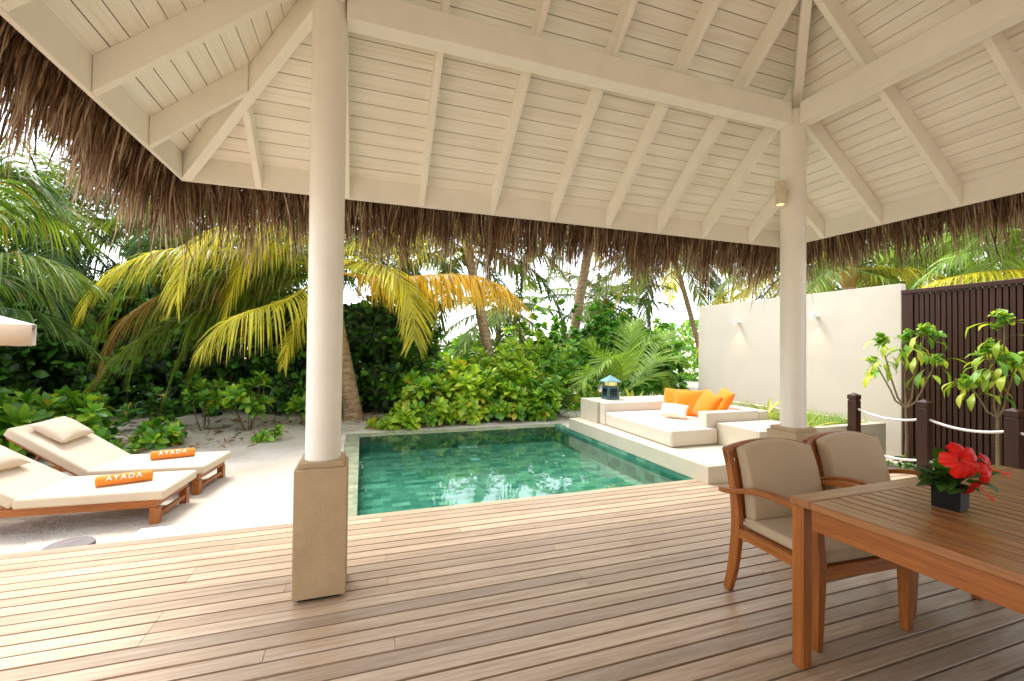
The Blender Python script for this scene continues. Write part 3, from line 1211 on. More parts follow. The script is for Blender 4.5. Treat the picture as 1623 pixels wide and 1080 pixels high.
m.add(q + [(x * 0.96, y * 0.96, 0.318) for x, y, z in q] + [(0, 0, 0.42)], [(3, 2, 1, 0), (0, 1, 5, 4), (1, 2, 6, 5), (2, 3, 7, 6), (3, 0, 4, 7), (4, 5, 8), (5, 6, 8), (6, 7, 8), (7, 4, 8)])
m.build('lantern_roof', MT['lantern_roof'], ln, smooth=False)


# ------------------------------------------------------------------ rope posts
rope_y = [3.89, 3.15, 2.44]
for y, lab in zip(rope_y, ['dark timber rope post farthest away before the cream wall', 'dark timber rope post in front of the slat fence, middle of three',
                           'dark timber rope post nearest the right edge of the deck']):
    t = thing('rope_post', lab, 'post', (5.97, y, 0), 0, 'rope posts along the deck side')
    MB().box(-0.05, 0.05, -0.05, 0.05, 0.001, 0.805).build('shaft', MT['dark_wood'], t, bevel=0.004)
    MB().box(-0.042, 0.042, -0.042, 0.042, 0.805, 0.82).build('neck', MT['dark_wood'], t)
    m = MB()
    q = [(-0.052, -0.052), (0.052, -0.052), (0.052, 0.052), (-0.052, 0.052)]
    m.add([(x, yy, 0.82) for x, yy in q] + [(x, yy, 0.872) for x, yy in q] + [(0, 0, 0.905)],
          [(3, 2, 1, 0), (0, 1, 5, 4), (1, 2, 6, 5), (2, 3, 7, 6), (3, 0, 4, 7), (4, 5, 8), (5, 6, 8), (6, 7, 8), (7, 4, 8)])
    m.build('post_cap', MT['dark_wood'], t, smooth=False)


def rope(p, q, sag, r, label):
    p, q = np.array(p), np.array(q)
    n = 90
    cen = []
    for i in range(n + 1):
        t = i / n
        c = p + (q - p) * t
        c[2] -= sag * 4 * t * (1 - t)
        cen.append(c)
    L = np.linalg.norm(q - p)
    m = MB()
    for s in range(3):
        path = []
        for i, c in enumerate(cen):
            a = 2 * math.pi * (s / 3 + i / n * L / 0.055)
            path.append(c + np.array([math.cos(a) * r * 0.52, 0, math.sin(a) * r * 0.52]))
        m.tube(path, r * 0.58, 6)
    o = m.build('rope', MT['rope'])
    o['label'] = label
    o['category'] = 'rope'
    o['group'] = 'white ropes between the dark posts'


rope((5.97, 3.84, 0.70), (5.97, 3.20, 0.67), 0.055, 0.014, 'white twisted rope sagging between the two farther dark posts, upper')
rope((5.97, 3.10, 0.68), (5.97, 2.49, 0.665), 0.05, 0.014, 'white twisted rope between the middle and nearest dark posts, upper')
rope((5.97, 2.39, 0.665), (5.97, 1.75, 0.66), 0.05, 0.014, 'white twisted rope running off right from the nearest dark post')
rope((5.97, 3.84, 0.24), (5.97, 3.20, 0.21), 0.05, 0.014, 'lower white twisted rope seen behind the chair arm')
rope((5.97, 3.10, 0.22), (5.97, 2.49, 0.21), 0.05, 0.014, 'lower white rope between the middle and nearest dark posts')

# ------------------------------------------------------------------ table
TZ = 0.765
TC = (2.77, 0.72)
tb = thing('dining_table', 'slatted teak dining table at the right of the deck', 'table', (TC[0], TC[1], 0), R_(1.5))
hx, yf, yb = 0.865, 0.815, -1.4     # half width in x, far edge, near end (local)
m = MB().box(-hx, hx, yf - 0.095, yf, TZ - 0.035, TZ)
m.build('border_board', MT['teak_top_x'], tb, bevel=0.006, seg=3)
m = MB().box(-hx, -hx + 0.11, yb, yf - 0.0955, TZ - 0.035, TZ)
m.build('border_board', MT['teak_top'], tb, bevel=0.006, seg=3)
m = MB().box(hx - 0.11, hx, yb, yf - 0.0955, TZ - 0.035, TZ)
m.build('border_board', MT['teak_top'], tb, bevel=0.006, seg=3)
m = MB()
x = -hx + 0.1165
while x < hx - 0.12:
    m.box(x, min(x + 0.0585, hx - 0.113), yb, yf - 0.0955, TZ - 0.036, TZ - 0.001)
    x += 0.0722

m.build('slat_top', MT['teak_top'], tb, bevel=0.003)
m = MB().box(-hx + 0.115, hx - 0.115, yb, yf - 0.1, TZ - 0.075, TZ - 0.06)
m.build('slat_gap_shade', MT['black'], tb)  # black sheet below the slats, makes their gaps look shaded
m = MB().box(-hx + 0.025, -hx + 0.05, yb, yf - 0.085, TZ - 0.13, TZ - 0.037)
m.build('apron', MT['teak_y'], tb, bevel=0.004)
m = MB().box(hx - 0.05, hx - 0.025, yb, yf - 0.085, TZ - 0.13, TZ - 0.037)
m.build('apron', MT['teak_y'], tb, bevel=0.004)
m = MB().box(-hx + 0.085, hx - 0.085, yf - 0.05, yf - 0.025, TZ - 0.13, TZ - 0.037)
m.build('apron', MT['teak_x'], tb, bevel=0.004)
for sx in (-1, 1):
    for y0 in (yf - 0.083, yb):
        x0 = -hx + 0.008 if sx < 0 else hx - 0.125
        MB().box(x0, x0 + 0.056, y0 + 0.02, y0 + 0.076, 0.001, TZ - 0.036).build('leg', MT['teak_z'], tb, bevel=0.005)


# ------------------------------------------------------------------ chairs
def bar_yz(m, path, x0, x1, th):
    """bar following a path in the YZ plane, th in-plane thickness (list), width x0..x1"""
    n = len(path)
    vs, fs = [], []
    for i, (y, z) in enumerate(path):
        a, b = path[max(i - 1, 0)], path[min(i + 1, n - 1)]
        t = np.array([b[0] - a[0], b[1] - a[1]])
        t /= np.linalg.norm(t)
        nr = np.array([-t[1], t[0]])
        h = (th[i] if hasattr(th, '__len__') else th) / 2
        for x in (x0, x1):
            vs.append((x, y + nr[0] * h, z + nr[1] * h))
            vs.append((x, y - nr[0] * h, z - nr[1] * h))
    for i in range(n - 1):
        a, b = i * 4, i * 4 + 4
        fs += [(a, a + 1, b + 1, b), (a + 2, b + 2, b + 3, a + 3), (a, b, b + 2, a + 2), (a + 1, a + 3, b + 3, b + 1)]
    fs += [(0, 2, 3, 1), ((n - 1) * 4, (n - 1) * 4 + 1, (n - 1) * 4 + 3, (n - 1) * 4 + 2)]
    m.add(vs, fs)
    return m


def smooth_path(pts, n=5):
    out = []
    P_ = [np.array(p, float) for p in pts]
    P_ = [2 * P_[0] - P_[1]] + P_ + [2 * P_[-1] - P_[-2]]
    for i in range(1, len(P_) - 2):
        for k in range(n):
            t = k / n
            a, b, c, d = P_[i - 1], P_[i], P_[i + 1], P_[i + 2]
            out.append(tuple(0.5 * ((2 * b) + (-a + c) * t + (2 * a - 5 * b + 4 * c - d) * t * t + (-a + 3 * b - 3 * c + d) * t ** 3)))
    out.append(tuple(P_[-2]))
    return out


def make_chair(label, loc_, rz=0.0):
    t = thing('armchair', label, 'chair', loc_, rz, 'teak armchairs at the dining table')
    # local: origin centre of seat on the floor, faces -Y
    hw = 0.325
    rear = smooth_path([(0.295, 0.001), (0.262, 0.12), (0.235, 0.28), (0.225, 0.42), (0.238, 0.56), (0.272, 0.72), (0.312, 0.842)], 4)
    n = len(rear)
    th = [0.044 + 0.02 * math.sin(math.pi * min(1, i / (n - 1) * 1.2)) for i in range(n)]
    for s in (-1, 1):
        x0, x1 = (-hw, -hw + 0.036) if s < 0 else (hw - 0.036, hw)
        bar_yz(MB(), rear, x0, x1, th).build('leg', MT['teak_z'], t, bevel=0.004)
        x0f, x1f = (x0, x0 + 0.05) if s < 0 else (x1 - 0.05, x1)
        m = MB()
        b0 = 0.008
        m.hexa([(x0f + b0, -0.285, 0.001), (x1f - b0, -0.285, 0.001), (x1f - b0, -0.245, 0.001), (x0f + b0, -0.245, 0.001)],
               [(x0f, -0.30, 0.40), (x1f, -0.30, 0.40), (x1f, -0.232, 0.40), (x0f, -0.232, 0.40)])
        m.hexa([(x0f, -0.30, 0.40), (x1f, -0.30, 0.40), (x1f, -0.232, 0.40), (x0f, -0.232, 0.40)],
               [(x0f + 0.004, -0.285, 0.615), (x1f - 0.004, -0.285, 0.615), (x1f - 0.004, -0.245, 0.615), (x0f + 0.004, -0.245, 0.615)])
        m.build('leg', MT['teak_z'], t, bevel=0.004)
        arm = smooth_path([(0.345, 0.585), (0.30, 0.588), (0.22, 0.608), (0.08, 0.645), (-0.08, 0.656), (-0.22, 0.64), (-0.31, 0.618)], 4)
        xa0, xa1 = (x0 - 0.012, x0 + 0.046) if s < 0 else (x1 - 0.046, x1 + 0.012)
        bar_yz(MB(), arm, xa0, xa1, 0.028).build('armrest', MT['teak_y'], t, bevel=0.005)
        MB().box(x0 + 0.004, x1 - 0.004, -0.232, 0.20, 0.345, 0.40).build('seat_rail', MT['teak_y'], t, bevel=0.004)
    MB().box(-hw + 0.05, hw - 0.05, -0.29, -0.262, 0.335, 0.40).build('seat_rail', MT['teak_x'], t, bevel=0.004)
    MB().box(-hw + 0.036, hw - 0.036, 0.21, 0.236, 0.345, 0.40).build('seat_rail', MT['teak_x'], t, bevel=0.004)
    MB().box(-hw + 0.037, hw - 0.037, -0.26, 0.205, 0.385, 0.399).build('seat_board', MT['teak_x'], t)
    MB().extrude([(-0.283, -0.275, 0.402), (0.283, -0.275, 0.402), (0.283, 0.205, 0.402), (-0.283, 0.205, 0.402)], (0, 0, 0.058)).build('seat_cushion', MT['cushion_tan'], t, bevel=0.018, seg=4)
    # back frame: arched top rail between the rear posts, following their lean
    def back_pt(x, z, off):
        for i in range(n - 1):
            if rear[i][1] <= z <= rear[i + 1][1]:
                k = (z - rear[i][1]) / (rear[i + 1][1] - rear[i][1] + 1e-9)
                return (x, rear[i][0] + (rear[i + 1][0] - rear[i][0]) * k + off, z)
        y = rear[-1][0] + (z - rear[-1][1]) * 0.345
        return (x, y + off, z)
    na = 14
    m = MB()
    vs, fs = [], []
    for i in range(na + 1):
        x = -hw + 2 * hw * i / na
        zt = 0.842 + 0.040 * (1 - (x / hw) ** 2)
        for z, off in ((zt - 0.07, -0.012), (zt, -0.012), (zt, 0.018), (zt - 0.07, 0.018)):
            vs.append(back_pt(x, z, off))
    for i in range(na):
        a, b = i * 4, i * 4 + 4
        fs += [(a, b, b + 1, a + 1), (a + 1, b + 1, b + 2, a + 2), (a + 2, b + 2, b + 3, a + 3), (a + 3, b + 3, b, a)]
    fs += [(0, 1, 2, 3), (na * 4 + 3, na * 4 + 2, na * 4 + 1, na * 4)]
    m.add(vs, fs).build('top_rail', MT['teak_x'], t, bevel=0.004)
    m = MB()
    for k in range(7):
        x = -0.24 + 0.08 * k
        q = [(x - 0.02, 0.415), (x + 0.02, 0.415)]
        a = [back_pt(x - 0.02, 0.42, -0.006), back_pt(x + 0.02, 0.42, -0.006), back_pt(x + 0.02, 0.42, 0.008), back_pt(x - 0.02, 0.42, 0.008)]
        b = [back_pt(x - 0.02, 0.81, -0.006), back_pt(x + 0.02, 0.81, -0.006), back_pt(x + 0.02, 0.81, 0.008), back_pt(x - 0.02, 0.81, 0.008)]
        m.hexa(a, b)
    m.build('back_slats', MT['teak_z'], t, bevel=0.002, seg=1)
    # back cushion (arched top, curved with the posts)
    cw = 0.268
    nx, nz_ = 14, 10
    vs, fs = [], []
    for side, off in ((0, -0.09), (1, -0.016)):
        for j in range(nz_ + 1):
            for i in range(nx + 1):
                fx = -1 + 2 * i / nx
                fz = j / nz_
                ztop = 0.842 + 0.042 * (1 - fx * fx)
                z = 0.455 + (ztop - 0.455) * fz
                tap = cw * (1.0 - 0.03 * fz)
                bulge = 0.016 * (1 - fx ** 4) * (1 - (2 * fz - 1) ** 4) * (-1 if side == 0 else 0)
                vs.append(back_pt(fx * tap, z, off + bulge))
    N = (nx + 1) * (nz_ + 1)
    for j in range(nz_):
        for i in range(nx):
            a = j * (nx + 1) + i
            fs.append((a, a + 1, a + nx + 2, a + nx + 1))
            fs.append((N + a, N + a + nx + 1, N + a + nx + 2, N + a + 1))
    rim = [i for i in range(nx + 1)] + [j * (nx + 1) + nx for j in range(1, nz_ + 1)] + [nz_ * (nx + 1) + i for i in range(nx - 1, -1, -1)] + [j * (nx + 1) for j in range(nz_ - 1, 0, -1)]
    for k in range(len(rim)):
        a, b = rim[k], rim[(k + 1) % len(rim)]
        fs.append((b, a, N + a, N + b))
    MB().add(vs, fs).build('back_cushion', MT['cushion_tan'], t, bevel=0.014, seg=3)
    return t


make_chair('teak armchair with tan cushions at the left end of the table', (2.40, 1.78, 0), R_(-3))
make_chair('teak armchair with tan cushions farther along the table, behind the flowers', (3.12, 1.82, 0), R_(0))

# ------------------------------------------------------------------ planter with hibiscus
vp = thing('planter_box', 'black woven cube planter of red flowers on the table', 'planter', (2.415, 1.185, TZ), R_(8))
m = MB()
h = 0.105
q0 = [(-0.047, -0.047), (0.047, -0.047), (0.047, 0.047), (-0.047, 0.047)]
m.add([(x, y, 0.001) for x, y in q0] + [(x * 1.03, y * 1.03, h) for x, y in q0] + [(x * 0.86, y * 0.86, h) for x, y in q0] + [(x * 0.86, y * 0.86, h - 0.02) for x, y in q0],
      [(3, 2, 1, 0)] + [(i, (i + 1) % 4, 4 + (i + 1) % 4, 4 + i) for i in range(4)] + [(4 + i, 4 + (i + 1) % 4, 8 + (i + 1) % 4, 8 + i) for i in range(4)]
      + [(8 + i, 8 + (i + 1) % 4, 12 + (i + 1) % 4, 12 + i) for i in range(4)] + [(12, 13, 14, 15)])
m.build('woven_box', MT['weave'], vp, bevel=0.004)


def vloc(p):
    d = np.array(p) - np.array([2.415, 1.185, TZ])
    c, s = math.cos(-R_(8)), math.sin(-R_(8))
    return np.array([c * d[0] - s * d[1], s * d[0] + c * d[1], d[2]])


def flower(p, axis, r, seed):
    rs = np.random.RandomState(seed)
    axis = np.array(axis, float) / np.linalg.norm(axis)
    a = np.cross(axis, [0, 0, 1.0]); a /= np.linalg.norm(a)
    b = np.cross(axis, a)
    m = MB()
    for k in range(5):
        th0 = 2 * math.pi * k / 5 + rs.uniform(-0.1, 0.1)
        vs, fs = [], []
        nu, nv = 8, 8
        for j in range(nv + 1):
            v = j / nv
            for i in range(nu + 1):
                u = -1 + 2 * i / nu
                wd = 0.74 * math.sin(math.pi * min(1, 0.16 + v * 0.66)) ** 0.7
                th = th0 + u * wd * 0.95
                rad = r * (0.08 + v * (1.0 - 0.12 * u * u + 0.05 * math.sin(6 * u + k * 2)))
                hgt = r * (0.35 - 0.65 * (v - 0.45) ** 2 * 1.6 + 0.05 * v * math.sin(8 * u + 3 * k) + 0.05 * u * v)
                vs.append(p + a * rad * math.cos(th) + b * rad * math.sin(th) + axis * hgt)
        for j in range(nv):
            for i in range(nu):
                q = j * (nu + 1) + i
                fs.append((q, q + 1, q + nu + 2, q + nu + 1))
        m.add(vs, fs)
    o = m.build('flower', MT['red'], vp, angle=180)
    s = MB().tube([p + axis * r * 0.2, p + axis * r * 0.8 - np.array([0, 0, 0.1 * r]), p + axis * r * 1.25 - np.array([0, 0, 0.3 * r])], [0.003, 0.0022, 0.003], 6)
    for k in range(10):
        q = p + axis * r * (0.9 + 0.035 * k) - np.array([0, 0, 0.2 * r]) + rs.normal(0, 0.004, 3)
        s.tube([q, q + rs.normal(0, 0.005, 3)], 0.0016, 5)
    s.build('stamen', MT['stamen'], o)


def fl(u, v, Y):
    return vloc(at(u, v, Y))


flower(fl(1519, 730, 1.11), (-0.55, -0.75, 0.2), 0.068, 1)
flower(fl(1556, 742, 1.09), (0.1, -0.95, 0.1), 0.062, 2)
flower(fl(1542, 765, 1.12), (0.1, -0.7, -0.5), 0.06, 3)
N = 44
orig = np.array([0.0, 0.0, 0.09]) + RS.normal(0, 0.018, (N, 3)) * np.array([1, 1, 0.5])
dirs = np.stack([RS.normal(-0.6, 0.6, N), RS.normal(0.1, 0.5, N), RS.uniform(0.3, 1.5, N)], -1)
dirs = unit(dirs)
orig = orig + dirs * RS.uniform(0.0, 0.07, N)[:, None]
C, W_, Fo = leaf_arrays(orig, dirs, np.tile([0, 0, 1.0], (N, 1)) + RS.normal(0, 0.2, (N, 3)), RS.uniform(0.075, 0.125, N), np.full(N, 0.58), RS.uniform(0.3, 1.3, N), 'lance', 0.25, 0.02)
strip_mesh('leaves', C, W_, MT['plant_dark'], vp, Fo)
m = MB()
for k in range(9):
    d = dirs[k]
    m.tube([(0.01 * k - 0.04, 0.0, 0.07), np.array([0, 0, 0.1]) + d * 0.08], 0.0022, 5)
m.build('stems', MT['plant_dark'], vp)


# ------------------------------------------------------------------ sun loungers
def make_lounger(label, loc_, rz, W, back_ang):
    """origin: foot-end near corner on the sand; runs towards -X (local), width towards +Y"""
    t = thing('sun_lounger', label, 'sun lounger', loc_, rz, 'sun loungers on the sand')
    T = 0.29   # mattress top above sand
    F0 = 0.205  # frame top
    L, B = 1.02, 0.78
    m = MB().box(-L - B - 0.02, -0.06, 0.03, 0.065, F0 - 0.065, F0)
    m.build('side_rail', MT['teak_x'], t, bevel=0.004)
    m = MB().box(-L - B - 0.02, -0.06, W - 0.065, W - 0.03, F0 - 0.065, F0)
    m.build('side_rail', MT['teak_x'], t, bevel=0.004)
    MB().box(-0.095, -0.06, 0.066, W - 0.066, F0 - 0.06, F0 - 0.004).build('end_rail', MT['teak_y'], t, bevel=0.004)
    MB().box(-0.085, -0.06, 0.092, W - 0.092, 0.045, 0.085).build('stretcher', MT['teak_y'], t, bevel=0.004)
    for x0 in (-0.115, -L - B + 0.02):
        for y0 in (0.024, W - 0.09):
            MB().box(x0, x0 + 0.062, y0, y0 + 0.066, -0.03, F0 - 0.066).build('leg', MT['teak_z'], t, bevel=0.004)
    m = MB()
    x = -0.12
    while x > -L:
        m.box(x - 0.06, x, 0.066, W - 0.066, F0 - 0.025, F0 - 0.006)
        x -= 0.08
    m.build('slats', MT['teak_y'], t, bevel=0.002, seg=1)
    # seat mattress
    MB().box(-L, 0.0, 0.0, W, F0 + 0.001, T).build('mattress', MT['cream_fabric'], t, bevel=0.022, seg=4)
    # raised back: slab turned about the hinge
    a = back_ang
    ex = np.array([-math.cos(a), 0, math.sin(a)])
    ez = np.array([math.sin(a), 0, math.cos(a)])
    o = np.array([-L - 0.012, 0, F0 + 0.004])
    def slab(u0, u1, w0, w1, z0, z1):
        mm = MB()
        pts = []
        for z in (z0, z1):
            for (u, y) in ((u0, w0), (u1, w0), (u1, w1), (u0, w1)):
                pts.append(o + ex * u + ez * z + np.array([0, y, 0]))
        mm.hexa(pts[:4], pts[4:])
        return mm
    slab(0.0, B, 0.0, W, 0.0, 0.088).build('back_mattress', MT['cream_fabric'], t, bevel=0.022, seg=4)
    slab(0.01, B - 0.02, 0.04, W - 0.04, -0.03, -0.004).build('back_frame', MT['teak_x'], t, bevel=0.004)
    q0 = o + ex * (B * 0.6) + ez * -0.03
    m = MB()
    for y in (0.1, W - 0.1):
        m.tube([q0 + np.array([0, y, 0]), np.array([q0[0] - 0.16, y, F0 - 0.03])], 0.013, 8)
    m.build('prop', MT['teak_z'], t)
    return t, o, ex, ez, B, T


def rest_pillow(lounger, pu, py, W, D, T, label, seed, spin):
    t, o, ex, ez, B, _ = lounger
    p = o + ex * pu + ez * (0.088 + T * 0.36) + np.array([0, py, 0])
    mw_ = Matrix.Translation(t.location) @ Matrix.Rotation(t.rotation_euler.z, 4, 'Z')
    rot = Matrix(((0, ex[0], ez[0], 0), (-1, ex[1], ez[1], 0), (0, ex[2], ez[2], 0), (0, 0, 0, 1)))
    ob = pillow(W, D, T, 18, 0.06, 0.5, MT['cream_fabric'], 'pillow', None, seed)
    ob.matrix_world = mw_ @ Matrix.Translation(Vector(p)) @ rot @ Matrix.Rotation(spin, 4, 'Z')
    return tag(ob, label, 'pillow', 'pillows on the sun loungers')


SZ = -0.07
l1 = make_lounger('near teak sun lounger with cream mattress beside the deck', (-1.545, 4.41, SZ), R_(-4), 0.63, R_(31))
l2 = make_lounger('far teak sun lounger with cream mattress next to the shrubs', (-1.48, 5.16, SZ), R_(-7), 0.66, R_(34))
rest_pillow(l1, 0.46, 0.26, 0.46, 0.33, 0.13, 'cream pillow on the raised back of the near lounger', 21, R_(6))
rest_pillow(l2, 0.56, 0.34, 0.46, 0.33, 0.13, 'cream pillow on the raised back of the far lounger', 22, R_(-4))


def towel(label, c, rz, L=0.37, r=0.046):
    t = thing('rolled_towel', label, 'towel', c, rz, 'rolled towels on the sun loungers')
    m = MB()
    n = 28
    prof = [(-L / 2, r * 0.86), (-L / 2 + 0.008, r * 0.98), (0, r * 1.02), (L / 2 - 0.008, r * 0.98), (L / 2, r * 0.86)]
    vs, fs = [], []
    for x, rr in prof:
        for k in range(n):
            a = 2 * math.pi * k / n
            vs.append((x, rr * math.cos(a), r + rr * math.sin(a)))
    for i in range(len(prof) - 1):
        for k in range(n):
            fs.append((i * n + k, (i + 1) * n + k, (i + 1) * n + (k + 1) % n, i * n + (k + 1) % n))
    fs += [tuple(range(n)), tuple(range((len(prof) - 1) * n, len(prof) * n))[::-1]]
    m.add(vs, fs)
    m.build('towel_roll', MT['orange_towel'], t)
    # spiral fold on both ends
    m = MB()
    for s in (-1, 1):
        path = []
        for i in range(50):
            a = i * 0.38
            rr = r * 0.82 * (1 - i / 56)
            path.append((s * (L / 2 + 0.001), rr * math.cos(a), r + rr * math.sin(a)))
        m.tube(path, 0.0028, 5)
    m.build('rolled_edge', MT['orange_towel'], t)
    # lettering wrapped round the roll
    fc = bpy.data.curves.new('lettering', 'FONT')
    fc.body = 'AYADA'
    fc.size = 0.06
    fc.space_character = 1.3
    fc.align_x = 'CENTER'
    fc.align_y = 'CENTER'
    fc.resolution_u = 3
    to = bpy.data.objects.new('tmp', fc)
    COL.objects.link(to)
    bpy.context.view_layer.update()
    dg = bpy.context.evaluated_depsgraph_get()
    me = bpy.data.meshes.new_from_object(to.evaluated_get(dg))
    bpy.data.objects.remove(to)
    import bmesh
    bm = bmesh.new()
    bm.from_mesh(me)
    bmesh.ops.triangulate(bm, faces=bm.faces[:])
    for _ in range(2):
        bmesh.ops.subdivide_edges(bm, edges=[e for e in bm.edges if e.calc_length() > 0.012], cuts=1)
        bmesh.ops.triangulate(bm, faces=bm.faces[:])
    ext = bmesh.ops.extrude_face_region(bm, geom=bm.faces[:])
    up = {g for g in ext['geom'] if isinstance(g, bmesh.types.BMVert)}
    th0 = R_(148)
    for v in bm.verts:
        a = th0 - v.co.y / r
        rr = r * 1.025 + (0.0025 if v in up else -0.002)
        v.co = Vector((v.co.x, rr * math.cos(a), r + rr * math.sin(a))) if False else Vector((v.co.x, -rr * math.cos(a - math.pi), r - rr * math.sin(a - math.pi)))
    bm.to_mesh(me)
    bm.free()
    me.name = 'lettering'
    me.materials.clear()
    me.materials.append(MT['lettering'])
    o = bpy.data.objects.new('lettering', me)
    COL.objects.link(o)
    o.parent = t
    return t


c1 = at_z(198, 759, SZ + 0.29 + 0.04)
c2 = at_z(274.5, 720, SZ + 0.29 + 0.04)
towel('rolled orange towel with white lettering on the near lounger', (c1[0], c1[1], SZ + 0.287), R_(17))
towel('rolled orange towel with white lettering on the far lounger', (c2[0], c2[1], SZ + 0.287), R_(14))

# ------------------------------------------------------------------ parasol
pa = thing('parasol', 'white canvas parasol shading the heads of the loungers', 'parasol', (-4.72, 6.1, -0.07))
corner = at(58, 515, 5.9) - np.array([-4.72, 6.1, -0.07])
RC = np.linalg.norm(corner[:2])
a0 = math.atan2(corner[1], corner[0])
cz = corner[2]
cs = [np.array([RC * math.cos(a0 + k * math.pi / 2), RC * math.sin(a0 + k * math.pi / 2), cz]) for k in range(4)]
ap = np.array([0, 0, cz + 0.42])
m = MB()
nn = 8
for k in range(4):
    a, b = cs[k], cs[(k + 1) % 4]
    rows = []
    for j in range(nn + 1):
        t_ = j / nn
        row = []
        for i in range(nn + 1):
            s_ = i / nn
            p = a + (b - a) * s_
            p = p + (ap - p) * t_
            p = p - np.array([0, 0, 0.015 * math.sin(math.pi * s_) * (1 - t_)])
            row.append(p)
        rows.append(row)
    vs = [p for r in rows for p in r]
    m.add(vs, [(j * (nn + 1) + i, j * (nn + 1) + i + 1, (j + 1) * (nn + 1) + i + 1, (j + 1) * (nn + 1) + i) for j in range(nn) for i in range(nn)])
o = m.build('canopy', MT['canopy'], pa, angle=60)
so_ = o.modifiers.new('thick', 'SOLIDIFY'); so_.thickness = 0.004; so_.offset = -1; o.data.materials.append(MT['canopy_in']); so_.material_offset = 1
m = MB()
for k in range(4):
    a, b = cs[k], cs[(k + 1) % 4]
    vs = []
    for i in range(13):
        s_ = i / 12
        p = a + (b - a) * (0.015 + 0.97 * s_)
        p = p - np.array([0, 0, 0.015 * math.sin(math.pi * s_)])
        drop = 0.215
        vs += [p, p - np.array([0, 0, drop])]
    m.add(vs, [(2 * i, 2 * i + 2, 2 * i + 3, 2 * i + 1) for i in range(12)])
o = m.build('valance', MT['canopy'], pa)
so_ = o.modifiers.new('thick', 'SOLIDIFY'); so_.thickness = 0.004; o.data.materials.append(MT['canopy_in']); so_.material_offset = 1
MB().tube([(0, 0, 0.0), (0, 0, ap[2] - 0.01)], 0.024, 16).build('pole', MT['teak_z'], pa)
m = MB().lathe((0, 0, 0), [(0.26, 0.0), (0.26, 0.05), (0.05, 0.07), (0.04, 0.2)], 28)
m.build('base', MT['grey_stone'], pa)
for k in range(4):
    MB().tube([(0, 0, ap[2] - 0.05), cs[k] * 0.98 - np.array([0, 0, 0.012])], 0.011, 8).build('rib', MT['teak_z'], pa)


# ------------------------------------------------------------------ vegetation
def rosettes(cen, axes, lsize, nleaf, prof='obovate', wr=0.42, rs=RS, spread=(0.15, 1.25), curl=(0.2, 1.1)):
    """leaf arrays for leaf rosettes at cen with axis axes"""
    N = len(cen)
    M_ = nleaf
    axes = unit(axes)
    ref = np.tile([0.3, 0.9, 0.2], (N, 1))
    a = unit(np.cross(axes, ref))
    b = np.cross(axes, a)
    k = np.arange(M_)
    phi = (k * 2.39996)[None, :] + rs.uniform(0, 6.28, (N, 1))
    f = (k + 0.5) / M_
    pol = (spread[0] + (spread[1] - spread[0]) * f)[None, :] * rs.uniform(0.8, 1.2, (N, M_))
    d = (axes[:, None] * np.cos(pol)[..., None] + (a[:, None] * np.cos(phi)[..., None] + b[:, None] * np.sin(phi)[..., None]) * np.sin(pol)[..., None])
    up = axes[:, None] * np.sin(pol)[..., None] - (a[:, None] * np.cos(phi)[..., None] + b[:, None] * np.sin(phi)[..., None]) * np.cos(pol)[..., None]
    up = up + rs.normal(0, 0.12, up.shape)
    o = cen[:, None] - axes[:, None] * (f * 0.35)[None, :, None] * lsize[:, None, None]
    ln = lsize[:, None] * (0.65 + 0.4 * f)[None, :] * rs.uniform(0.8, 1.15, (N, M_))
    cu = rs.uniform(curl[0], curl[1], (N, M_))
    sh = N * M_
    return leaf_arrays(o.reshape(sh, 3), d.reshape(sh, 3), up.reshape(sh, 3), ln.reshape(sh), np.full(sh, wr) * rs.uniform(0.85, 1.15, sh), cu.reshape(sh), prof, 0.18)


def shrub(label, base, rx, ry, h, n, lsize, mats, seed, group=None, nleaf=13, prof='obovate', wr=0.42, low=0.12, name='shrub', cat='shrub', spread=(0.15, 1.25), shell=0.55):
    rs = np.random.RandomState(seed)
    t = thing(name, label, cat, base, 0, group)
    # rosette centres spread through an uneven dome
    th = rs.uniform(0, 2 * math.pi, n)
    el = np.arcsin(rs.uniform(-0.15, 1.0, n))
    rr = rs.uniform(shell, 1.0, n) ** 0.6 * (1 + 0.16 * np.sin(3 * th + seed) + 0.12 * np.sin(5 * th + 2 * el + seed))
    cx = rx * rr * np.cos(el) * np.cos(th)
    cy = ry * rr * np.cos(el) * np.sin(th)
    cz = h * (low + (1 - low) * np.clip(rr * (0.22 + 0.78 * np.sin(el)), 0, 1.15)) - lsize * 0.3
    cz = np.maximum(cz * rs.uniform(0.72, 1.2, n), lsize * 0.25)
    cen = np.stack([cx, cy, cz], -1)
    ax = np.stack([np.cos(el) * np.cos(th), np.cos(el) * np.sin(th), 0.65 + np.sin(el)], -1) + rs.normal(0, 0.25, (n, 3))
    C, W_, Fo = rosettes(cen, ax, np.full(n, lsize) * rs.uniform(0.75, 1.2, n), nleaf, prof, wr, rs, spread)
    strip_mesh('leaves', C, W_, mats, t, Fo)
    m = MB()
    ns = min(n, 40) if n > 30 else max(2, n // 3)
    for i in range(ns):
        q = cen[i]
        b0 = np.array([q[0] * 0.15 + rs.normal(0, 0.03), q[1] * 0.15 + rs.normal(0, 0.03), -0.03])
        mid = b0 * 0.4 + q * 0.6 + np.array([0, 0, -0.12 * q[2]]) + rs.normal(0, 0.02, 3)
        m.tube([b0, mid, q - unit(ax[i]) * lsize * 0.1], [0.012, 0.009, 0.005], 6)
    m.build('stems', MT['stem'], t)
    return t


LS = 0.2
gH = None
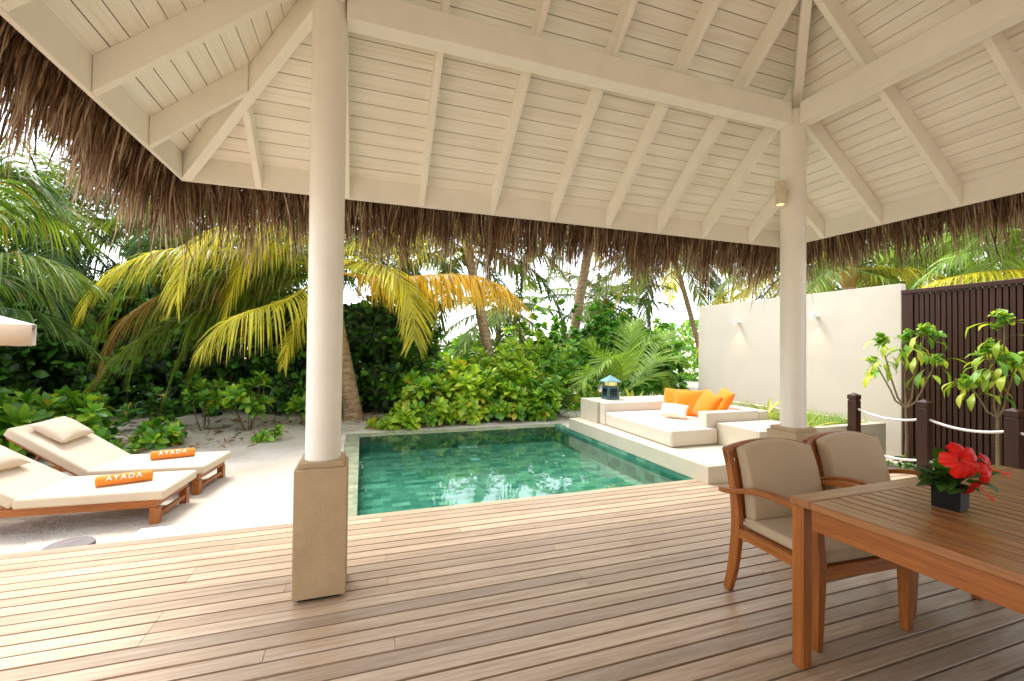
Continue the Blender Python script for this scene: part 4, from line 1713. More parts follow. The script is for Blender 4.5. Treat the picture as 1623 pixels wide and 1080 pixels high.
# hedge along the far edge of the pool
G = -0.07
hedge = [
    ((0.62, 8.35), 0.42, 0.3, 0.42, 16, 0.17, ['shrub', 'shrub_lit'], 'small bright shrub at the far left corner of the pool'),
    ((1.25, 8.7), 0.62, 0.55, 1.02, 52, 0.19, ['shrub', 'shrub_lit', 'shrub_dark'], 'bushy bright green shrub behind the left half of the pool edge'),
    ((2.05, 8.75), 0.72, 0.6, 1.18, 66, 0.20, ['shrub_lit', 'shrub_lit', 'shrub'], 'yellow green shrub with yellowing leaves behind the middle of the pool'),
    ((2.95, 8.8), 0.68, 0.6, 1.12, 58, 0.19, ['shrub', 'shrub_lit', 'shrub_dark'], 'bright green shrub behind the right half of the pool edge'),
    ((3.72, 8.75), 0.6, 0.6, 1.05, 48, 0.18, ['shrub', 'shrub_dark'], 'green shrub behind the right corner of the pool by the white block'),
    ((1.7, 10.1), 1.0, 0.7, 1.55, 80, 0.2, ['shrub', 'shrub_dark'], 'tall bright shrub in the second row behind the pool hedge, left'),
    ((3.2, 10.1), 1.1, 0.7, 1.62, 90, 0.2, ['shrub', 'shrub_lit'], 'tall bright shrub in the second row behind the pool hedge, below the leaning trunk'),
    ((4.7, 10.0), 1.0, 0.7, 1.55, 80, 0.19, ['shrub', 'shrub_dark'], 'tall green shrub behind the young palm'),
    ((0.2, 9.35), 0.22, 0.2, 0.5, 8, 0.17, ['shrub', 'shrub_dark'], 'low shrub on the sand just right of the ringed palm trunk'),
]
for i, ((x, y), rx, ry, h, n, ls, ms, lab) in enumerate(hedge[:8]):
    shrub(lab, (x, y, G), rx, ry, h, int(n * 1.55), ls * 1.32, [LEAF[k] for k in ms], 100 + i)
# round leaved bushes left of the white wall
shrub('glossy round leaved bush against the left end of the cream wall', (7.0, 9.5, G), 1.0, 0.7, 2.05, 210, 0.19, [LEAF['round'], LEAF['shrub_dark']], 131, prof='round', wr=0.8)
shrub('round leaved bush rising behind the young palm', (6.6, 11.6, G), 1.6, 0.8, 2.9, 320, 0.2, [LEAF['round'], LEAF['shrub_dark']], 132, prof='round', wr=0.8)
shrub('open round leaved bush behind the hedge right of the leaning trunk', (4.9, 12.4, G), 1.2, 0.6, 2.5, 130, 0.19, [LEAF['round'], LEAF['shrub_lit']], 133, prof='round', wr=0.8)
# shrubs behind the loungers
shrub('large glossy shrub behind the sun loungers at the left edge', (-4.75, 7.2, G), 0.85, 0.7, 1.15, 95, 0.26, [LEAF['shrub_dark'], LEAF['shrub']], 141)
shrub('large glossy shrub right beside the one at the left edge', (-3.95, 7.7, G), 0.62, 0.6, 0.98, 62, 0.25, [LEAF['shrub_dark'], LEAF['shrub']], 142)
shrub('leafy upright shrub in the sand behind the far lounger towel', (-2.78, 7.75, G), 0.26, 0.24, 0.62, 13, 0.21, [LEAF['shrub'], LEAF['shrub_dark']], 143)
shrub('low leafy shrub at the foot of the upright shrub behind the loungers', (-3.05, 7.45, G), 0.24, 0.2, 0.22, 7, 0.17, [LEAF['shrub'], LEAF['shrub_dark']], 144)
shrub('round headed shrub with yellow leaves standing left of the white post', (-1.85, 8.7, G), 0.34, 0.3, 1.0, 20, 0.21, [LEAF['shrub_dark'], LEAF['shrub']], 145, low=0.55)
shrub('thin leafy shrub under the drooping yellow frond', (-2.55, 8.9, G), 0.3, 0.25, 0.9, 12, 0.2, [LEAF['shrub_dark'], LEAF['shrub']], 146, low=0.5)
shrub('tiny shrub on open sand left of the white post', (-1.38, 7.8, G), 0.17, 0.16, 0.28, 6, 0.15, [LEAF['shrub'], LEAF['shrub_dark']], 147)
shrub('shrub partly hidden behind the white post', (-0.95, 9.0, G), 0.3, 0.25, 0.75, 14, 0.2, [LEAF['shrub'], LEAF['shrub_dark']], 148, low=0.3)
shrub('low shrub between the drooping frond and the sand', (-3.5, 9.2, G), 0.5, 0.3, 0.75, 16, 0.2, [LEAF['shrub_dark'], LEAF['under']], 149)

# undergrowth beyond the sand, coloured dark for palm shade: one mass
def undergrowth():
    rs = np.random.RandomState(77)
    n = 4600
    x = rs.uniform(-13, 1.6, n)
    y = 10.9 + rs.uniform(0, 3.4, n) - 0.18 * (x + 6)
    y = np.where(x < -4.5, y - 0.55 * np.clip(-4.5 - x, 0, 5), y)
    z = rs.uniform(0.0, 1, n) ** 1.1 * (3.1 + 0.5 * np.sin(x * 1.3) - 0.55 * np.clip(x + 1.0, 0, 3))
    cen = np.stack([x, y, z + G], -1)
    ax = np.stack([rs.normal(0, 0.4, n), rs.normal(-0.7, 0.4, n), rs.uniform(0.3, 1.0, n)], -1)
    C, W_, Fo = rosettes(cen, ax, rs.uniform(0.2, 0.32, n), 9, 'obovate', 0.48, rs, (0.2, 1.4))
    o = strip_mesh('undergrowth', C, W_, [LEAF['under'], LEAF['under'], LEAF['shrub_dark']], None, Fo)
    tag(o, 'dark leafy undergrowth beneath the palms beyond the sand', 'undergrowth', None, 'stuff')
undergrowth()


def far_bushes():
    rs = np.random.RandomState(78)
    n = 900
    x = rs.uniform(0.5, 17, n)
    y = 17.5 + rs.uniform(-1, 1, n)
    z = rs.uniform(0, 1, n) * (1.75 + 0.25 * np.sin(x * 1.7) + 0.2 * np.sin(x * 3.1 + 1) + 0.9 * np.clip((x - 8) / 4, 0, 1))
    cen = np.stack([x, y, z + G], -1)
    ax = np.stack([rs.normal(0, 0.4, n), rs.normal(-0.6, 0.4, n), rs.uniform(0.3, 1.0, n)], -1)
    C, W_, Fo = rosettes(cen, ax, rs.uniform(0.26, 0.4, n), 9, 'obovate', 0.5, rs, (0.2, 1.4))
    o = strip_mesh('distant_bushes', C, W_, [LEAF['shrub'], LEAF['shrub_dark']], None, Fo)
    tag(o, 'distant low green bushes closing the view between the palm trunks', 'bushes', None, 'stuff')
far_bushes()


def litter():
    rs = np.random.RandomState(5)
    n = 900
    x = rs.uniform(-5.5, 0.6, n)
    y = rs.uniform(7.2, 11.5, n) + np.where(x > -1.5, 1.0, 0)
    o = np.stack([x, y, np.full(n, -0.035)], -1)
    th = rs.uniform(0, 6.28, n)
    d = np.stack([np.cos(th), np.sin(th), rs.uniform(0, 0.25, n)], -1)
    C, W_, Fo = leaf_arrays(o, d, np.tile([0, 0, 1.0], (n, 1)) + rs.normal(0, 0.3, (n, 3)), rs.uniform(0.05, 0.2, n), rs.uniform(0.12, 0.4, n), rs.uniform(-0.5, 0.8, n), 'lance', 0.3)
    tag(strip_mesh('leaf_litter', C, W_, LEAF['litter'], None, Fo), 'dry brown leaf litter under the palms', 'leaf litter', None, 'stuff')
litter()


# palms ---------------------------------------------------------------------
def frond_mesh(parent, pts, L, mat, n=115, droop=0.9, lift=0.25, width=0.029, rs=RS, start=0.14, fwd=(0.35, 1.15), rmat=None, tipfade=0.45):
    """a pinnate frond: rachis through four points (parent's frame), leaflets both sides"""
    P4 = np.array(pts, float)
    t = np.linspace(0, 1, 26)
    def ev(t):
        t = np.asarray(t)[:, None]
        l0 = -4.5 * (t - 1 / 3) * (t - 2 / 3) * (t - 1)
        l1 = 13.5 * t * (t - 2 / 3) * (t - 1)
        l2 = -13.5 * t * (t - 1 / 3) * (t - 1)
        l3 = 4.5 * t * (t - 1 / 3) * (t - 2 / 3)
        return l0 * P4[0] + l1 * P4[1] + l2 * P4[2] + l3 * P4[3]
    path = ev(t)
    m = MB()
    m.tube(path, [0.026 * (1 - 0.85 * k) + 0.003 for k in t], 6)
    fo = m.build('frond', rmat or mat, parent)
    tt = np.linspace(start, 0.995, n)
    tt = np.concatenate([tt, tt + 0.4 / n])
    tt = np.clip(tt + rs.normal(0, 0.15 / n, 2 * n), 0, 1)
    sg = np.concatenate([np.ones(n), -np.ones(n)])
    p = ev(tt)
    T = unit(ev(np.clip(tt + 0.01, 0, 1)) - ev(np.clip(tt - 0.01, 0, 1)))
    up = np.tile([0, 0, 1.0], (2 * n, 1))
    side = np.cross(T, up)
    # when the rachis hangs nearly straight down keep a stable sideways direction
    ref = P4[3] - P4[0]
    href = np.cross([ref[0], ref[1], 0], [0, 0, 1.0])
    side = unit(side + 0.35 * unit(href)[None])
    nrm = unit(np.cross(side, T))
    f = (tt - start) / (1 - start)
    prof = np.sin(np.clip(0.18 + 0.62 * f, 0, 1) * math.pi) ** 0.8 * (1 - tipfade * f ** 3)
    ln = L * prof * rs.uniform(0.85, 1.08, 2 * n)
    ang = fwd[0] + (fwd[1] - fwd[0]) * f
    d = side * sg[:, None] * np.cos(ang)[:, None] + T * np.sin(ang)[:, None] + nrm * lift * rs.uniform(0.4, 1.4, 2 * n)[:, None]
    d = unit(d + rs.normal(0, 0.06, d.shape))
    ln = np.where(rs.uniform(0, 1, 2 * n) < 0.07, ln * rs.uniform(0.2, 0.6, 2 * n), ln)
    pr = np.array(PROF['leaflet'])
    K = len(pr)
    cur = p
    C = [p]
    D = [d]
    g = np.array([0, 0, -1.0])
    dr = droop * rs.uniform(0.6, 1.4, 2 * n)
    for k in range(1, K):
        dk = unit(d + g[None] * (dr * (k - 0.3) / (K - 1))[:, None] * 1.5)
        C.append(C[-1] + dk * (ln / (K - 1))[:, None])
        D.append(dk)
    C = np.stack(C, 1)
    D = np.stack(D, 1)
    wv = unit(np.cross(D, (nrm + rs.normal(0, 0.35, nrm.shape))[:, None, :]))
    W_ = wv * (width * 0.5 * np.clip(ln / L, 0.5, 1))[:, None, None] * pr[None, :, None]
    nr2 = np.cross(wv, D)
    Fo = nr2 * (np.linalg.norm(W_, axis=-1, keepdims=True) * 0.3)
    lo = strip_mesh('leaflets', C, W_, mat, fo, Fo)
    return fo


def palm(label, base, crown, r0, r1, group=None, name='coconut_palm', bend=0.15, cat='palm tree', seed=0, trunk=True):
    t = thing(name, label, cat, base, 0, group)
    b = np.array(base, float)
    c = np.array(crown, float) - b
    if trunk:
        m = MB()
        path, rad = [], []
        k = max(12, int(np.linalg.norm(c) / 0.09))
        rs = np.random.RandomState(seed)
        for i in range(k + 1):
            s = i / k
            q = np.array([c[0] * (s ** (1 + bend)), c[1] * (s ** (1 + bend)), c[2] * s])
            if i == 0:
                q[2] = -0.05
            path.append(q)
            fl_ = 0.35 * math.exp(-s * c[2] / 0.35)
            rad.append((r0 + (r1 - r0) * s) * (1 + fl_) * (1 + rs.normal(0, 0.012)))
        m.tube(path, rad, 18)
        m.build('trunk', MT['bark'], t, angle=70)
        # fibrous crown base
        m = MB()
        m.tube([c - np.array([0, 0, 0.35]), c - np.array([0, 0, 0.1]), c + np.array([0, 0, 0.25])], [r1 * 1.05, r1 * 1.5, r1 * 0.7], 12)
        m.build('crown_base', LEAF['frond_brown'], t)
    return t, np.array(crown, float) - b, b


def random_fronds(pt, n, L, mats, seed, el=(-0.5, 1.1), az=(0, 2 * math.pi), lf=0.6, droop=0.8, npl=46, width=0.042, bow=1.0):
    t, c, b = pt
    rs = np.random.RandomState(seed)
    for i in range(n):
        a = az[0] + (az[1] - az[0]) * ((i + rs.uniform(0, 0.8)) / n)
        e = el[0] + (el[1] - el[0]) * ((i * 0.618) % 1.0)
        l = L * rs.uniform(0.8, 1.1)
        h = np.array([math.cos(a), math.sin(a), 0])
        pts = []
        for s in (0, 1 / 3, 2 / 3, 1):
            # direction falls with distance
            ee = e - bow * 0.55 * s
            pts.append(c + (h * math.cos(e - bow * 0.45 * s) * s + np.array([0, 0, math.sin(e) * s - bow * 0.42 * s * s])) * l)
        frond_mesh(t, pts, lf, mats[i % len(mats)], npl, droop, 0.2, width, rs)


def px_frond(pt, pts, L, mat, **kw):
    t, c, b = pt
    q = [c if p is None else at(*p) - b for p in pts]
    return frond_mesh(t, q, L, mat, rs=np.random.RandomState(int(abs(q[3][0] * 1000)) % 9999), **kw)


FL = LEAF
C1 = at(516, 425, 9.3)
p1 = palm('coconut palm with ringed trunk behind the white post and golden drooping fronds', (-0.15, 9.45, -0.03), C1, 0.155, 0.12, seed=1)
px_frond(p1, [None, (372, 398, 8.6), (232, 404, 7.9), (128, 500, 7.5)], 1.0, FL['frond_lime'], droop=1.3, n=120)
px_frond(p1, [None, (440, 358, 8.4), (338, 368, 7.7), (281, 475, 7.3)], 1.05, FL['frond_lime'], droop=1.5, n=114)
px_frond(p1, [None, (405, 436, 8.9), (262, 466, 8.3), (162, 580, 7.9)], 0.95, FL['frond_brown'], droop=1.5, n=114)
px_frond(p1, [None, (380, 474, 9.0), (240, 526, 8.5), (124, 655, 8.0)], 1.0, FL['frond'], droop=1.4, n=114)
px_frond(p1, [None, (455, 475, 8.3), (390, 496, 7.6), (322, 548, 7.1)], 1.0, FL['frond_lime'], droop=2.0, n=72)
px_frond(p1, [None, (570, 418, 8.5), (632, 440, 8.0), (656, 540, 7.7)], 1.2, FL['frond_lime'], droop=0.45, n=132, fwd=(0.2, 0.95), lift=0.05, width=0.042)
px_frond(p1, [None, (640, 440, 8.8), (745, 437, 8.4), (836, 490, 8.1)], 1.1, FL['frond_gold'], droop=2.3, n=144, fwd=(0.1, 0.8), width=0.042)
px_frond(p1, [None, (600, 372, 8.3), (700, 345, 8.0), (800, 368, 7.7)], 1.1, FL['frond_lime'], droop=1.8, n=114)
px_frond(p1, [None, (500, 470, 8.7), (470, 520, 8.4), (450, 580, 8.2)], 0.6, FL['frond_lime'], droop=1.2, n=60)
px_frond(p1, [None, (440, 412, 9.6), (340, 440, 9.8), (250, 560, 9.8)], 1.0, FL['frond_dark'], droop=1.5, n=96)
px_frond(p1, [None, (430, 330, 9.2), (300, 305, 9.0), (180, 350, 8.8)], 1.0, FL['frond'], droop=1.1, n=108)
px_frond(p1, [None, (470, 330, 9.0), (420, 270, 8.8), (360, 270, 8.6)], 1.0, FL['frond'], droop=1.0, n=108)
px_frond(p1, [None, (560, 350, 9.0), (620, 300, 8.8), (700, 300, 8.6)], 1.0, FL['frond'], droop=1.2, n=108)
px_frond(p1, [None, (575, 400, 9.9), (610, 440, 10.3), (600, 560, 10.5)], 0.9, FL['frond_dark'], droop=1.4, n=84)
px_frond(p1, [None, (420, 458, 9.4), (350, 505, 9.3), (300, 610, 9.3)], 0.95, FL['frond'], droop=1.6, n=96)
px_frond(p1, [None, (400, 425, 8.9), (290, 445, 8.4), (205, 600, 8.0)], 1.0, FL['frond'], droop=1.7, n=100)
px_frond(p1, [None, (430, 430, 9.0), (345, 470, 8.8), (262, 630, 8.6)], 1.0, FL['frond'], droop=1.8, n=100)
px_frond(p1, [None, (445, 390, 8.8), (395, 400, 8.4), (352, 520, 8.2)], 1.0, FL['frond_lime'], droop=1.8, n=100)
px_frond(p1, [None, (380, 380, 9.2), (240, 420, 9.0), (150, 560, 8.8)], 1.05, FL['frond'], droop=1.5, n=100)
px_frond(p1, [None, (450, 300, 9.4), (380, 320, 9.5), (330, 440, 9.5)], 1.0, FL['frond'], droop=1.3, n=108)
px_frond(p1, [None, (470, 400, 9.0), (420, 420, 8.8), (372, 500, 8.7)], 1.0, FL['frond'], droop=1.4, n=96)
px_frond(p1, [None, (530, 330, 9.0), (545, 290, 8.6), (570, 330, 8.2)], 0.9, FL['frond'], droop=1.0, n=96)
random_fronds(p1, 8, 3.6, [FL['frond'], FL['frond_dark']], 51, (0.2, 1.2), (0.3, 2.9), 0.95, 1.0, 70)

C2 = at(742, 400, 11.0)
p2 = palm('palm with slender ringed trunk under the golden frond behind the hedge', at(786, 700, 11.0) * np.array([1, 1, 0]) + np.array([0, 0, G]), C2, 0.15, 0.115, seed=2)
px_frond(p2, [None, (716, 430, 10.6), (700, 490, 10.4), (682, 575, 10.3)], 0.85, FL['frond_dark'], droop=0.5, n=60, lift=0.1, width=0.05)
px_frond(p2, [None, (800, 405, 10.8), (860, 445, 10.6), (896, 540, 10.5)], 0.95, FL['frond_dark'], droop=1.2, n=80, width=0.05)
px_frond(p2, [None, (775, 430, 11.2), (812, 490, 11.4), (836, 600, 11.5)], 0.9, FL['frond_dark'], droop=1.1, n=70, width=0.05)
px_frond(p2, [None, (790, 380, 10.6), (850, 395, 10.4), (905, 455, 10.2)], 0.95, FL['frond'], droop=1.3, n=80, width=0.05)
px_frond(p2, [None, (690, 400, 10.9), (640, 430, 10.8), (600, 500, 10.8)], 0.9, FL['frond_dark'], droop=1.2, n=70, width=0.05)
random_fronds(p2, 10, 3.2, [FL['frond'], FL['frond_dark']], 52, (0.15, 1.2), (0, 6.28), 0.85, 0.9, 64, width=0.05)

C3 = at(948, 322, 12.5)
p3 = palm('tall coconut palm with pale leaning trunk rising behind the hedge', at(898, 640, 12.5) * np.array([1, 1, 0]) + np.array([0, 0, G]), C3, 0.17, 0.14, bend=0.3, seed=3)
px_frond(p3, [None, (890, 345, 12.0), (840, 400, 11.7), (826, 470, 11.5)], 0.9, FL['frond_dark'], droop=1.2, n=70, width=0.05)
px_frond(p3, [None, (985, 360, 11.6), (1010, 400, 11.0), (1000, 480, 10.7)], 1.0, FL['frond'], droop=1.2, n=80, width=0.05)
px_frond(p3, [None, (1010, 345, 11.4), (1085, 365, 10.6), (1150, 440, 10.1)], 1.0, FL['frond_lime'], droop=1.5, n=90, width=0.05)
px_frond(p3, [None, (985, 345, 11.4), (1030, 345, 10.6), (1075, 400, 10.0)], 1.05, FL['frond_lime'], droop=1.5, n=90, width=0.05)
random_fronds(p3, 15, 3.6, [FL['frond'], FL['frond_dark'], FL['frond_lime']], 53, (-0.3, 1.2), (0, 6.28), 0.9, 1.0, 64, width=0.05)

px_frond(p3, [None, (930, 340, 11.6), (905, 370, 11.0), (868, 445, 10.6)], 1.0, FL['frond'], droop=1.4, n=80, width=0.045)
C4 = at(1066, 400, 13.5)
p4 = palm('palm with dark hanging fronds left of the cream wall', at(1122, 640, 13.5) * np.array([1, 1, 0]) + np.array([0, 0, G]), C4, 0.10, 0.085, seed=4)
px_frond(p4, [None, (1020, 400, 13.2), (975, 430, 13.0), (930, 500, 12.8)], 0.9, FL['frond'], droop=1.1, n=70, width=0.05)
px_frond(p4, [None, (1040, 425, 13.2), (1025, 470, 13.1), (1030, 535, 13.0)], 0.95, FL['frond_dark'], droop=0.8, n=70, width=0.05)
px_frond(p4, [None, (1010, 415, 13.4), (960, 440, 13.5), (945, 520, 13.5)], 0.95, FL['frond_dark'], droop=1.1, n=70, width=0.05)
px_frond(p4, [None, (1095, 415, 13.3), (1120, 450, 13.2), (1135, 520, 13.2)], 0.95, FL['frond_dark'], droop=0.9, n=70, width=0.05)
px_frond(p4, [None, (1110, 375, 13.2), (1170, 390, 13.0), (1225, 450, 12.8)], 1.0, FL['frond_lime'], droop=1.3, n=80, width=0.05)
px_frond(p4, [None, (1110, 400, 13.2), (1150, 420, 13.0), (1180, 480, 12.8)], 1.0, FL['frond'], droop=1.3, n=80, width=0.05)
random_fronds(p4, 14, 3.6, [FL['frond'], FL['frond_dark'], FL['frond_lime']], 54, (-0.5, 1.2), (0, 6.28), 0.9, 1.0, 64, width=0.05)

pD = palm('distant palm in the gap between the two leaning trunks', (5.3, 17.5, G), (5.4, 17.4, 3.0), 0.13, 0.1, seed=31)
random_fronds(pD, 18, 3.0, [FL['frond'], FL['frond_dark']], 81, (-0.6, 1.2), (0, 6.28), 0.9, 1.0, 60, width=0.055)
pE = palm('distant palm right of the pale leaning trunk', (9.6, 16.2, G), (9.6, 16.0, 3.3), 0.13, 0.1, seed=32)
random_fronds(pE, 20, 3.2, [FL['frond'], FL['frond_dark']], 82, (-0.6, 1.2), (0, 6.28), 0.9, 1.0, 60, width=0.055)
# young palm behind the white block
b5 = np.array([4.85, 8.3, G])
p5 = (thing('young_palm', 'small fresh green young palm behind the blue green lantern', 'palm tree', b5), np.array([0, 0, 0.25]), b5)
for q in ([(992, 590, 8.3), (998, 545, 8.4), (1012, 508, 8.5)], [(1012, 600, 8.2), (1050, 570, 8.2), (1094, 590, 8.2)], [(972, 595, 8.3), (950, 565, 8.3), (936, 545, 8.3)],
          [(975, 605, 8.1), (945, 590, 8.0), (922, 620, 7.9)], [(1000, 585, 8.1), (1025, 545, 8.0), (1046, 550, 7.9)], [(1008, 610, 8.0), (1040, 598, 7.9), (1078, 640, 7.8)],
          [(985, 600, 8.0), (975, 570, 7.8), (946, 590, 7.6)], [(1010, 600, 8.5), (1045, 550, 8.7), (1070, 525, 8.8)]):
    px_frond(p5, [None] + q, 0.58, FL['frond_young'], droop=0.22, n=64, lift=0.22, width=0.03, start=0.28, fwd=(0.45, 1.0))

# palms behind the wall and the fence
AWAY = (-1.5, 1.5)
C6 = at_x(1345, 428, 9.2)
p6 = palm('palm whose crown shows over the middle of the cream wall', (9.4, C6[1] + 0.1, G), C6, 0.13, 0.11, seed=6)
for q in ([(1325, 425, 5.8), (1300, 440, 5.6), (1283, 492, 5.5)], [(1370, 425, 6.0), (1392, 440, 6.0), (1400, 485, 6.0)], [(1320, 395, 5.9), (1285, 385, 5.7), (1262, 420, 5.5)],
          [(1372, 395, 6.0), (1420, 385, 6.0), (1460, 420, 5.9)], [(1340, 380, 6.1), (1345, 340, 6.2), (1360, 320, 6.3)]):
    px_frond(p6, [None] + q, 0.62, FL['frond'], droop=0.9, n=64)
random_fronds(p6, 12, 2.8, [FL['frond'], FL['frond_young'], FL['frond_lime']], 56, (-0.3, 1.2), AWAY, 0.75, 0.9, 60)
C7 = at_x(1690, 378, 8.8)
p7 = palm('palm with long arching frond hanging over the dark fence', (9.0, C7[1], G), C7, 0.13, 0.11, seed=7)
for q, mt in (([(1620, 385, 3.9), (1545, 395, 4.1), (1450, 452, 4.4)], 'frond_young'), ([(1640, 425, 3.7), (1560, 432, 3.9), (1452, 462, 4.2)], 'frond_lime'),
          ([(1640, 350, 3.8), (1570, 330, 4.0), (1490, 370, 4.2)], 'frond'), ([(1620, 340, 4.2), (1540, 300, 4.6), (1450, 310, 5.0)], 'frond')):
    px_frond(p7, [None] + q, 0.62, FL[mt], droop=1.2, n=80)
random_fronds(p7, 10, 2.8, [FL['frond'], FL['frond_young']], 57, (-0.3, 1.2), AWAY, 0.75, 0.9, 60)
pA = palm('palm farther behind the cream wall, crown beside the round post', (11.5, 9.3, G), (11.6, 9.2, 3.8), 0.14, 0.11, seed=8)
random_fronds(pA, 24, 3.4, [FL['frond'], FL['frond_lime'], FL['frond_dark']], 58, (-0.6, 1.2), (0, 6.28), 0.9, 1.0, 60)
pB = palm('palm farther behind the dark fence at the right edge', (12.5, 5.2, G), (12.5, 5.1, 4.0), 0.14, 0.11, seed=9)
random_fronds(pB, 24, 3.6, [FL['frond'], FL['frond_young'], FL['frond_dark']], 59, (-0.6, 1.2), (0, 6.28), 0.9, 1.0, 60)
pC = palm('palm far behind the right end of the cream wall', (14.5, 8.0, G), (14.5, 8.0, 4.6), 0.15, 0.12, seed=10)
random_fronds(pC, 24, 3.8, [FL['frond'], FL['frond_lime'], FL['frond_dark']], 60, (-0.6, 1.2), (0, 6.28), 0.95, 1.0, 60)

# left palms
bL = np.array([-6.3, 7.6, G])
C8 = np.array([-6.0, 7.4, 2.55])
p8 = palm('palm off the left edge whose dark fronds reach over the white parasol', bL, C8, 0.15, 0.12, seed=11)
for q, mt, L in (([(-20, 402, 7.2), (70, 414, 7.2), (152, 455, 7.2)], 'frond', 0.95), ([(-30, 485, 7.0), (60, 498, 7.0), (165, 570, 7.1)], 'frond_dark', 0.7),
              ([(-20, 340, 7.8), (60, 330, 8.2), (150, 390, 8.6)], 'frond', 1.05), ([(-30, 440, 7.8), (60, 450, 8.2), (170, 530, 8.6)], 'frond_dark', 1.0),
              ([(-40, 300, 7.2), (20, 275, 7.2), (100, 330, 7.4)], 'frond_dark', 1.0)):
    px_frond(p8, [None] + q, L, FL[mt], droop=1.1, n=90)
random_fronds(p8, 8, 3.4, [FL['frond'], FL['frond_dark']], 61, (-0.2, 1.1), (1.9, 4.2), 0.95, 1.0, 60)
for i, (bx, by, u, v, lab, n_, az) in enumerate([
        (-5.8, 12.2, 75, 350, 'dark palm in the second row above the loungers, left', 24, (0, 6.28)),
        (-3.4, 12.6, 285, 335, 'dark palm in the second row left of the white post', 26, (0, 6.28)),
        (-9.4, 12.4, -60, 330, 'dark palm in the second row at the far left edge', 20, (0, 6.28)),
        (-4.2, 12.3, 215, 470, 'low palm with hanging old fronds behind the loungers', 16, (0.2, 3.6)),
        (-1.8, 12.8, 430, 370, 'dark palm directly left of the white post behind the golden fronds', 22, (0, 6.28)),
        (0.9, 12.6, 640, 400, 'dark low palm between the ringed trunk and the hedge', 14, (0, 6.28))]):
    pp = palm(lab, (bx, by, G), at(u, v, by), 0.15, 0.12, seed=20 + i)
    random_fronds(pp, n_, 3.7 if i < 3 else 3.0, [FL['frond_dark'], FL['frond'], FL['frond_dark']], 70 + i, (-0.9, 1.1), az, 1.0, 1.1, 62)


# ------------------------------------------------------------------ young trees by the fence
def small_tree(label, base, fork, tips, seed, big):
    rs = np.random.RandomState(seed)
    t = thing('young_tree', label, 'tree', base)
    b = np.array(base, float)
    m = MB()
    f = np.array(fork, float) - b
    m.tube([(0, 0, -0.03), f * np.array([0.6, 0.6, 0.5]) + rs.normal(0, 0.006, 3), f], [0.019, 0.016, 0.014], 10)
    m.build('trunk', MT['tree_bark'], t)
    m = MB()
    Cs, Ws, Fs = [], [], []
    Cg, Wg, Fg = [], [], []
    for k, tip in enumerate(tips):
        q = np.array(tip[:3]) - b
        mid = f * 0.5 + q * 0.5 + np.array([0, 0, -0.06]) + rs.normal(0, 0.012, 3)
        d1 = f * 0.8 + q * 0.2 + (q - f) * np.array([0.12, 0.12, -0.06])
        m.tube([f, d1, mid, q], [0.013, 0.012, 0.010, 0.007], 8)
        # curly top cluster
        n = int(tip[3] * 0.6)
        cen = q + rs.normal(0, 0.035, (n, 3))
        ax = rs.normal(0, 0.6, (n, 3)) + np.array([0, 0, 0.9])
        C, W_, Fo = rosettes(cen, ax, rs.uniform(0.045, 0.085, n), 8, 'round', 0.85, rs, (0.2, 1.5), (0.3, 1.6))
        Cg.append(C); Wg.append(W_); Fg.append(Fo)
        # long drooping spoon shaped leaves below the tip
        nl = int(tip[4] * 0.95)
        phi = np.arange(nl) * 2.4 + rs.uniform(0, 6)
        d = np.stack([np.cos(phi), np.sin(phi), rs.uniform(0.25, 0.9, nl)], -1)
        s = rs.uniform(0.6, 1.0, nl)
        o = f + (q - f) * s[:, None] * np.array([1, 1, 1]) + np.array([0, 0, -0.02])
        C, W_, Fo = leaf_arrays(o, d, np.tile([0, 0, 1.0], (nl, 1)), rs.uniform(0.24, 0.40, nl), rs.uniform(0.14, 0.21, nl), rs.uniform(1.5, 2.6, nl), 'spat', 0.3, 0.02)
        Cs.append(C); Ws.append(W_); Fs.append(Fo)
    m.build('branches', MT['tree_bark'], t)
    strip_mesh('crown', np.concatenate(Cg), np.concatenate(Wg), [LEAF['tree_green'], LEAF['tree_green'], LEAF['tree']], t, np.concatenate(Fg))
    strip_mesh('drooping_leaves', np.concatenate(Cs), np.concatenate(Ws), [LEAF['tree'], LEAF['tree'], LEAF['tree_green']], t, np.concatenate(Fs))


def tx(zu, zv, X):
    return at_x(1380 + zu * 243 / 905, 470 + zv * 290 / 1080, X)


small_tree('young forked tree with lime leaves against the wall and fence joint', (6.6, 3.68, G), tx(208, 660, 6.6),
           [tuple(tx(60, 255, 6.55)) + (26, 12), tuple(tx(200, 230, 6.6)) + (16, 12), tuple(tx(325, 200, 6.62)) + (26, 14), tuple(tx(20, 380, 6.5)) + (10, 10), tuple(tx(400, 360, 6.6)) + (10, 8)], 1, 1)
small_tree('young forked tree with lime leaves at the right in front of the slat fence', (6.6, 2.82, G), tx(748, 715, 6.6),
           [tuple(tx(785, 130, 6.6)) + (22, 12), tuple(tx(690, 310, 6.55)) + (20, 14), tuple(tx(560, 490, 6.5)) + (24, 12), tuple(tx(860, 380, 6.6)) + (16, 14), tuple(tx(780, 330, 6.62)) + (12, 14)], 2, 1)

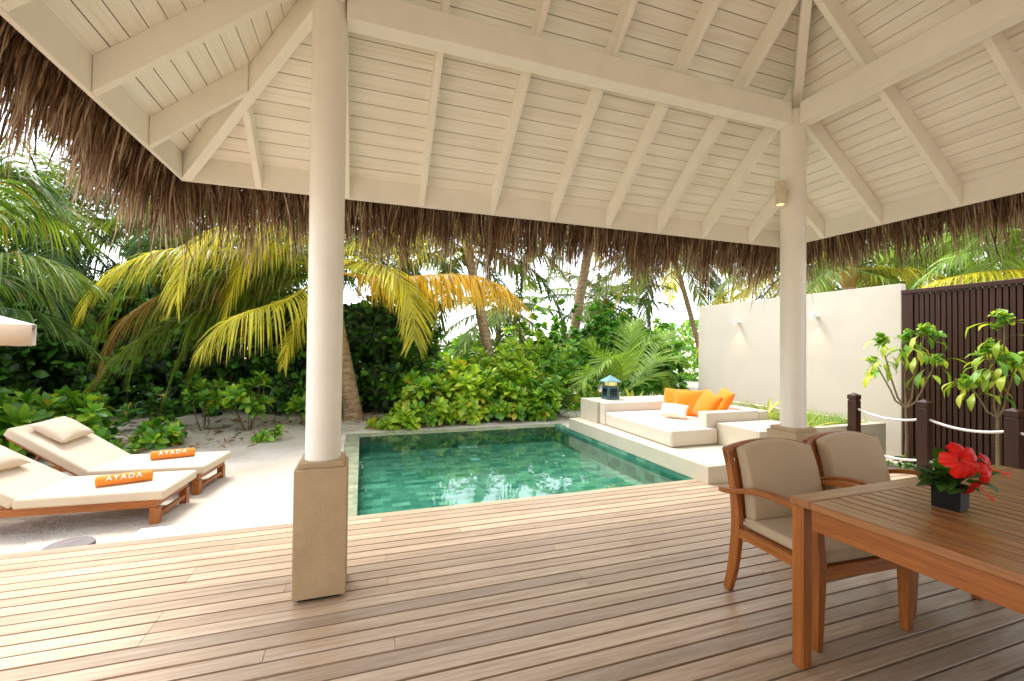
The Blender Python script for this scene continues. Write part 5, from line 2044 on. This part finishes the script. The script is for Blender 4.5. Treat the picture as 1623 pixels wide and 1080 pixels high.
# strap leaved plants and grass in the planter, plants by the lantern
def strap(label, base, n, L, seed, up=1.1, spread=0.6, az=None):
    rs = np.random.RandomState(seed)
    t = thing('strap_plant', label, 'plant', base)
    phi = rs.uniform(0, 6.28, n) if az is None else rs.uniform(az[0], az[1], n)
    d = np.stack([np.cos(phi) * spread, np.sin(phi) * spread, np.full(n, up) * rs.uniform(0.7, 1.2, n)], -1)
    C, W_, Fo = leaf_arrays(np.zeros((n, 3)) + rs.normal(0, 0.01, (n, 3)), d, np.tile([0, 0, 1.0], (n, 1)), L * rs.uniform(0.6, 1.1, n), np.full(n, 0.12), rs.uniform(0.3, 1.5, n), 'lance', 0.35)
    strip_mesh('leaves', C, W_, [LEAF['strap'], LEAF['strap'], LEAF['grass']], t, Fo)


strap('yellow green strap leaved plant behind the right armrest of the daybed', (5.72, 4.95, 0.395), 11, 0.5, 1)
strap('yellow green strap leaved plant just left of the round post', (5.55, 4.45, 0.395), 11, 0.36, 2, 0.7, 0.8)
strap('yellow green strap leaved plant just right of the round post', (5.5, 4.2, 0.395), 12, 0.42, 3, 0.7, 0.8)
pq = at(985, 640, 7.4)
strap('yellow strap leaved plant beside the lantern', (4.45, 7.25, G), 14, 0.85, 4, 1.6, 0.45)
strap('second yellow strap leaved plant behind the daybed corner', (5.0, 7.3, G), 14, 0.95, 5, 1.6, 0.4)

def grass():
    rs = np.random.RandomState(9)
    n = 2600
    o = np.stack([rs.uniform(5.45, 6.58, n), rs.uniform(4.08, 7.6, n) , np.full(n, 0.39)], -1)
    o[: n // 2, 1] = rs.uniform(4.08, 4.9, n // 2)
    phi = rs.uniform(0, 6.28, n)
    d = np.stack([np.cos(phi) * 0.45, np.sin(phi) * 0.45, rs.uniform(0.7, 1.2, n)], -1)
    C, W_, Fo = leaf_arrays(o, d, np.tile([0, 0, 1.0], (n, 1)), rs.uniform(0.08, 0.26, n), np.full(n, 0.04), rs.uniform(0.2, 1.3, n), 'blade', 0.2)
    tag(strip_mesh('grass', C, W_, LEAF['grass'], None, Fo), 'fine green grass filling the planter', 'grass', None, 'stuff')
grass()

def ground_cover():
    rs = np.random.RandomState(19)
    n = 170
    cen = np.stack([rs.uniform(6.2, 6.95, n), rs.uniform(0.8, 3.9, n), rs.uniform(-0.05, 0.08, n)], -1)
    C, W_, Fo = rosettes(cen, np.tile([0, 0, 1.0], (n, 1)) + rs.normal(0, 0.3, (n, 3)), rs.uniform(0.05, 0.09, n), 9, 'obovate', 0.5, rs)
    tag(strip_mesh('ground_cover', C, W_, [LEAF['shrub_dark'], LEAF['under']], None, Fo), 'low ground cover plants at the foot of the fence', 'ground cover', None, 'stuff')
ground_cover()
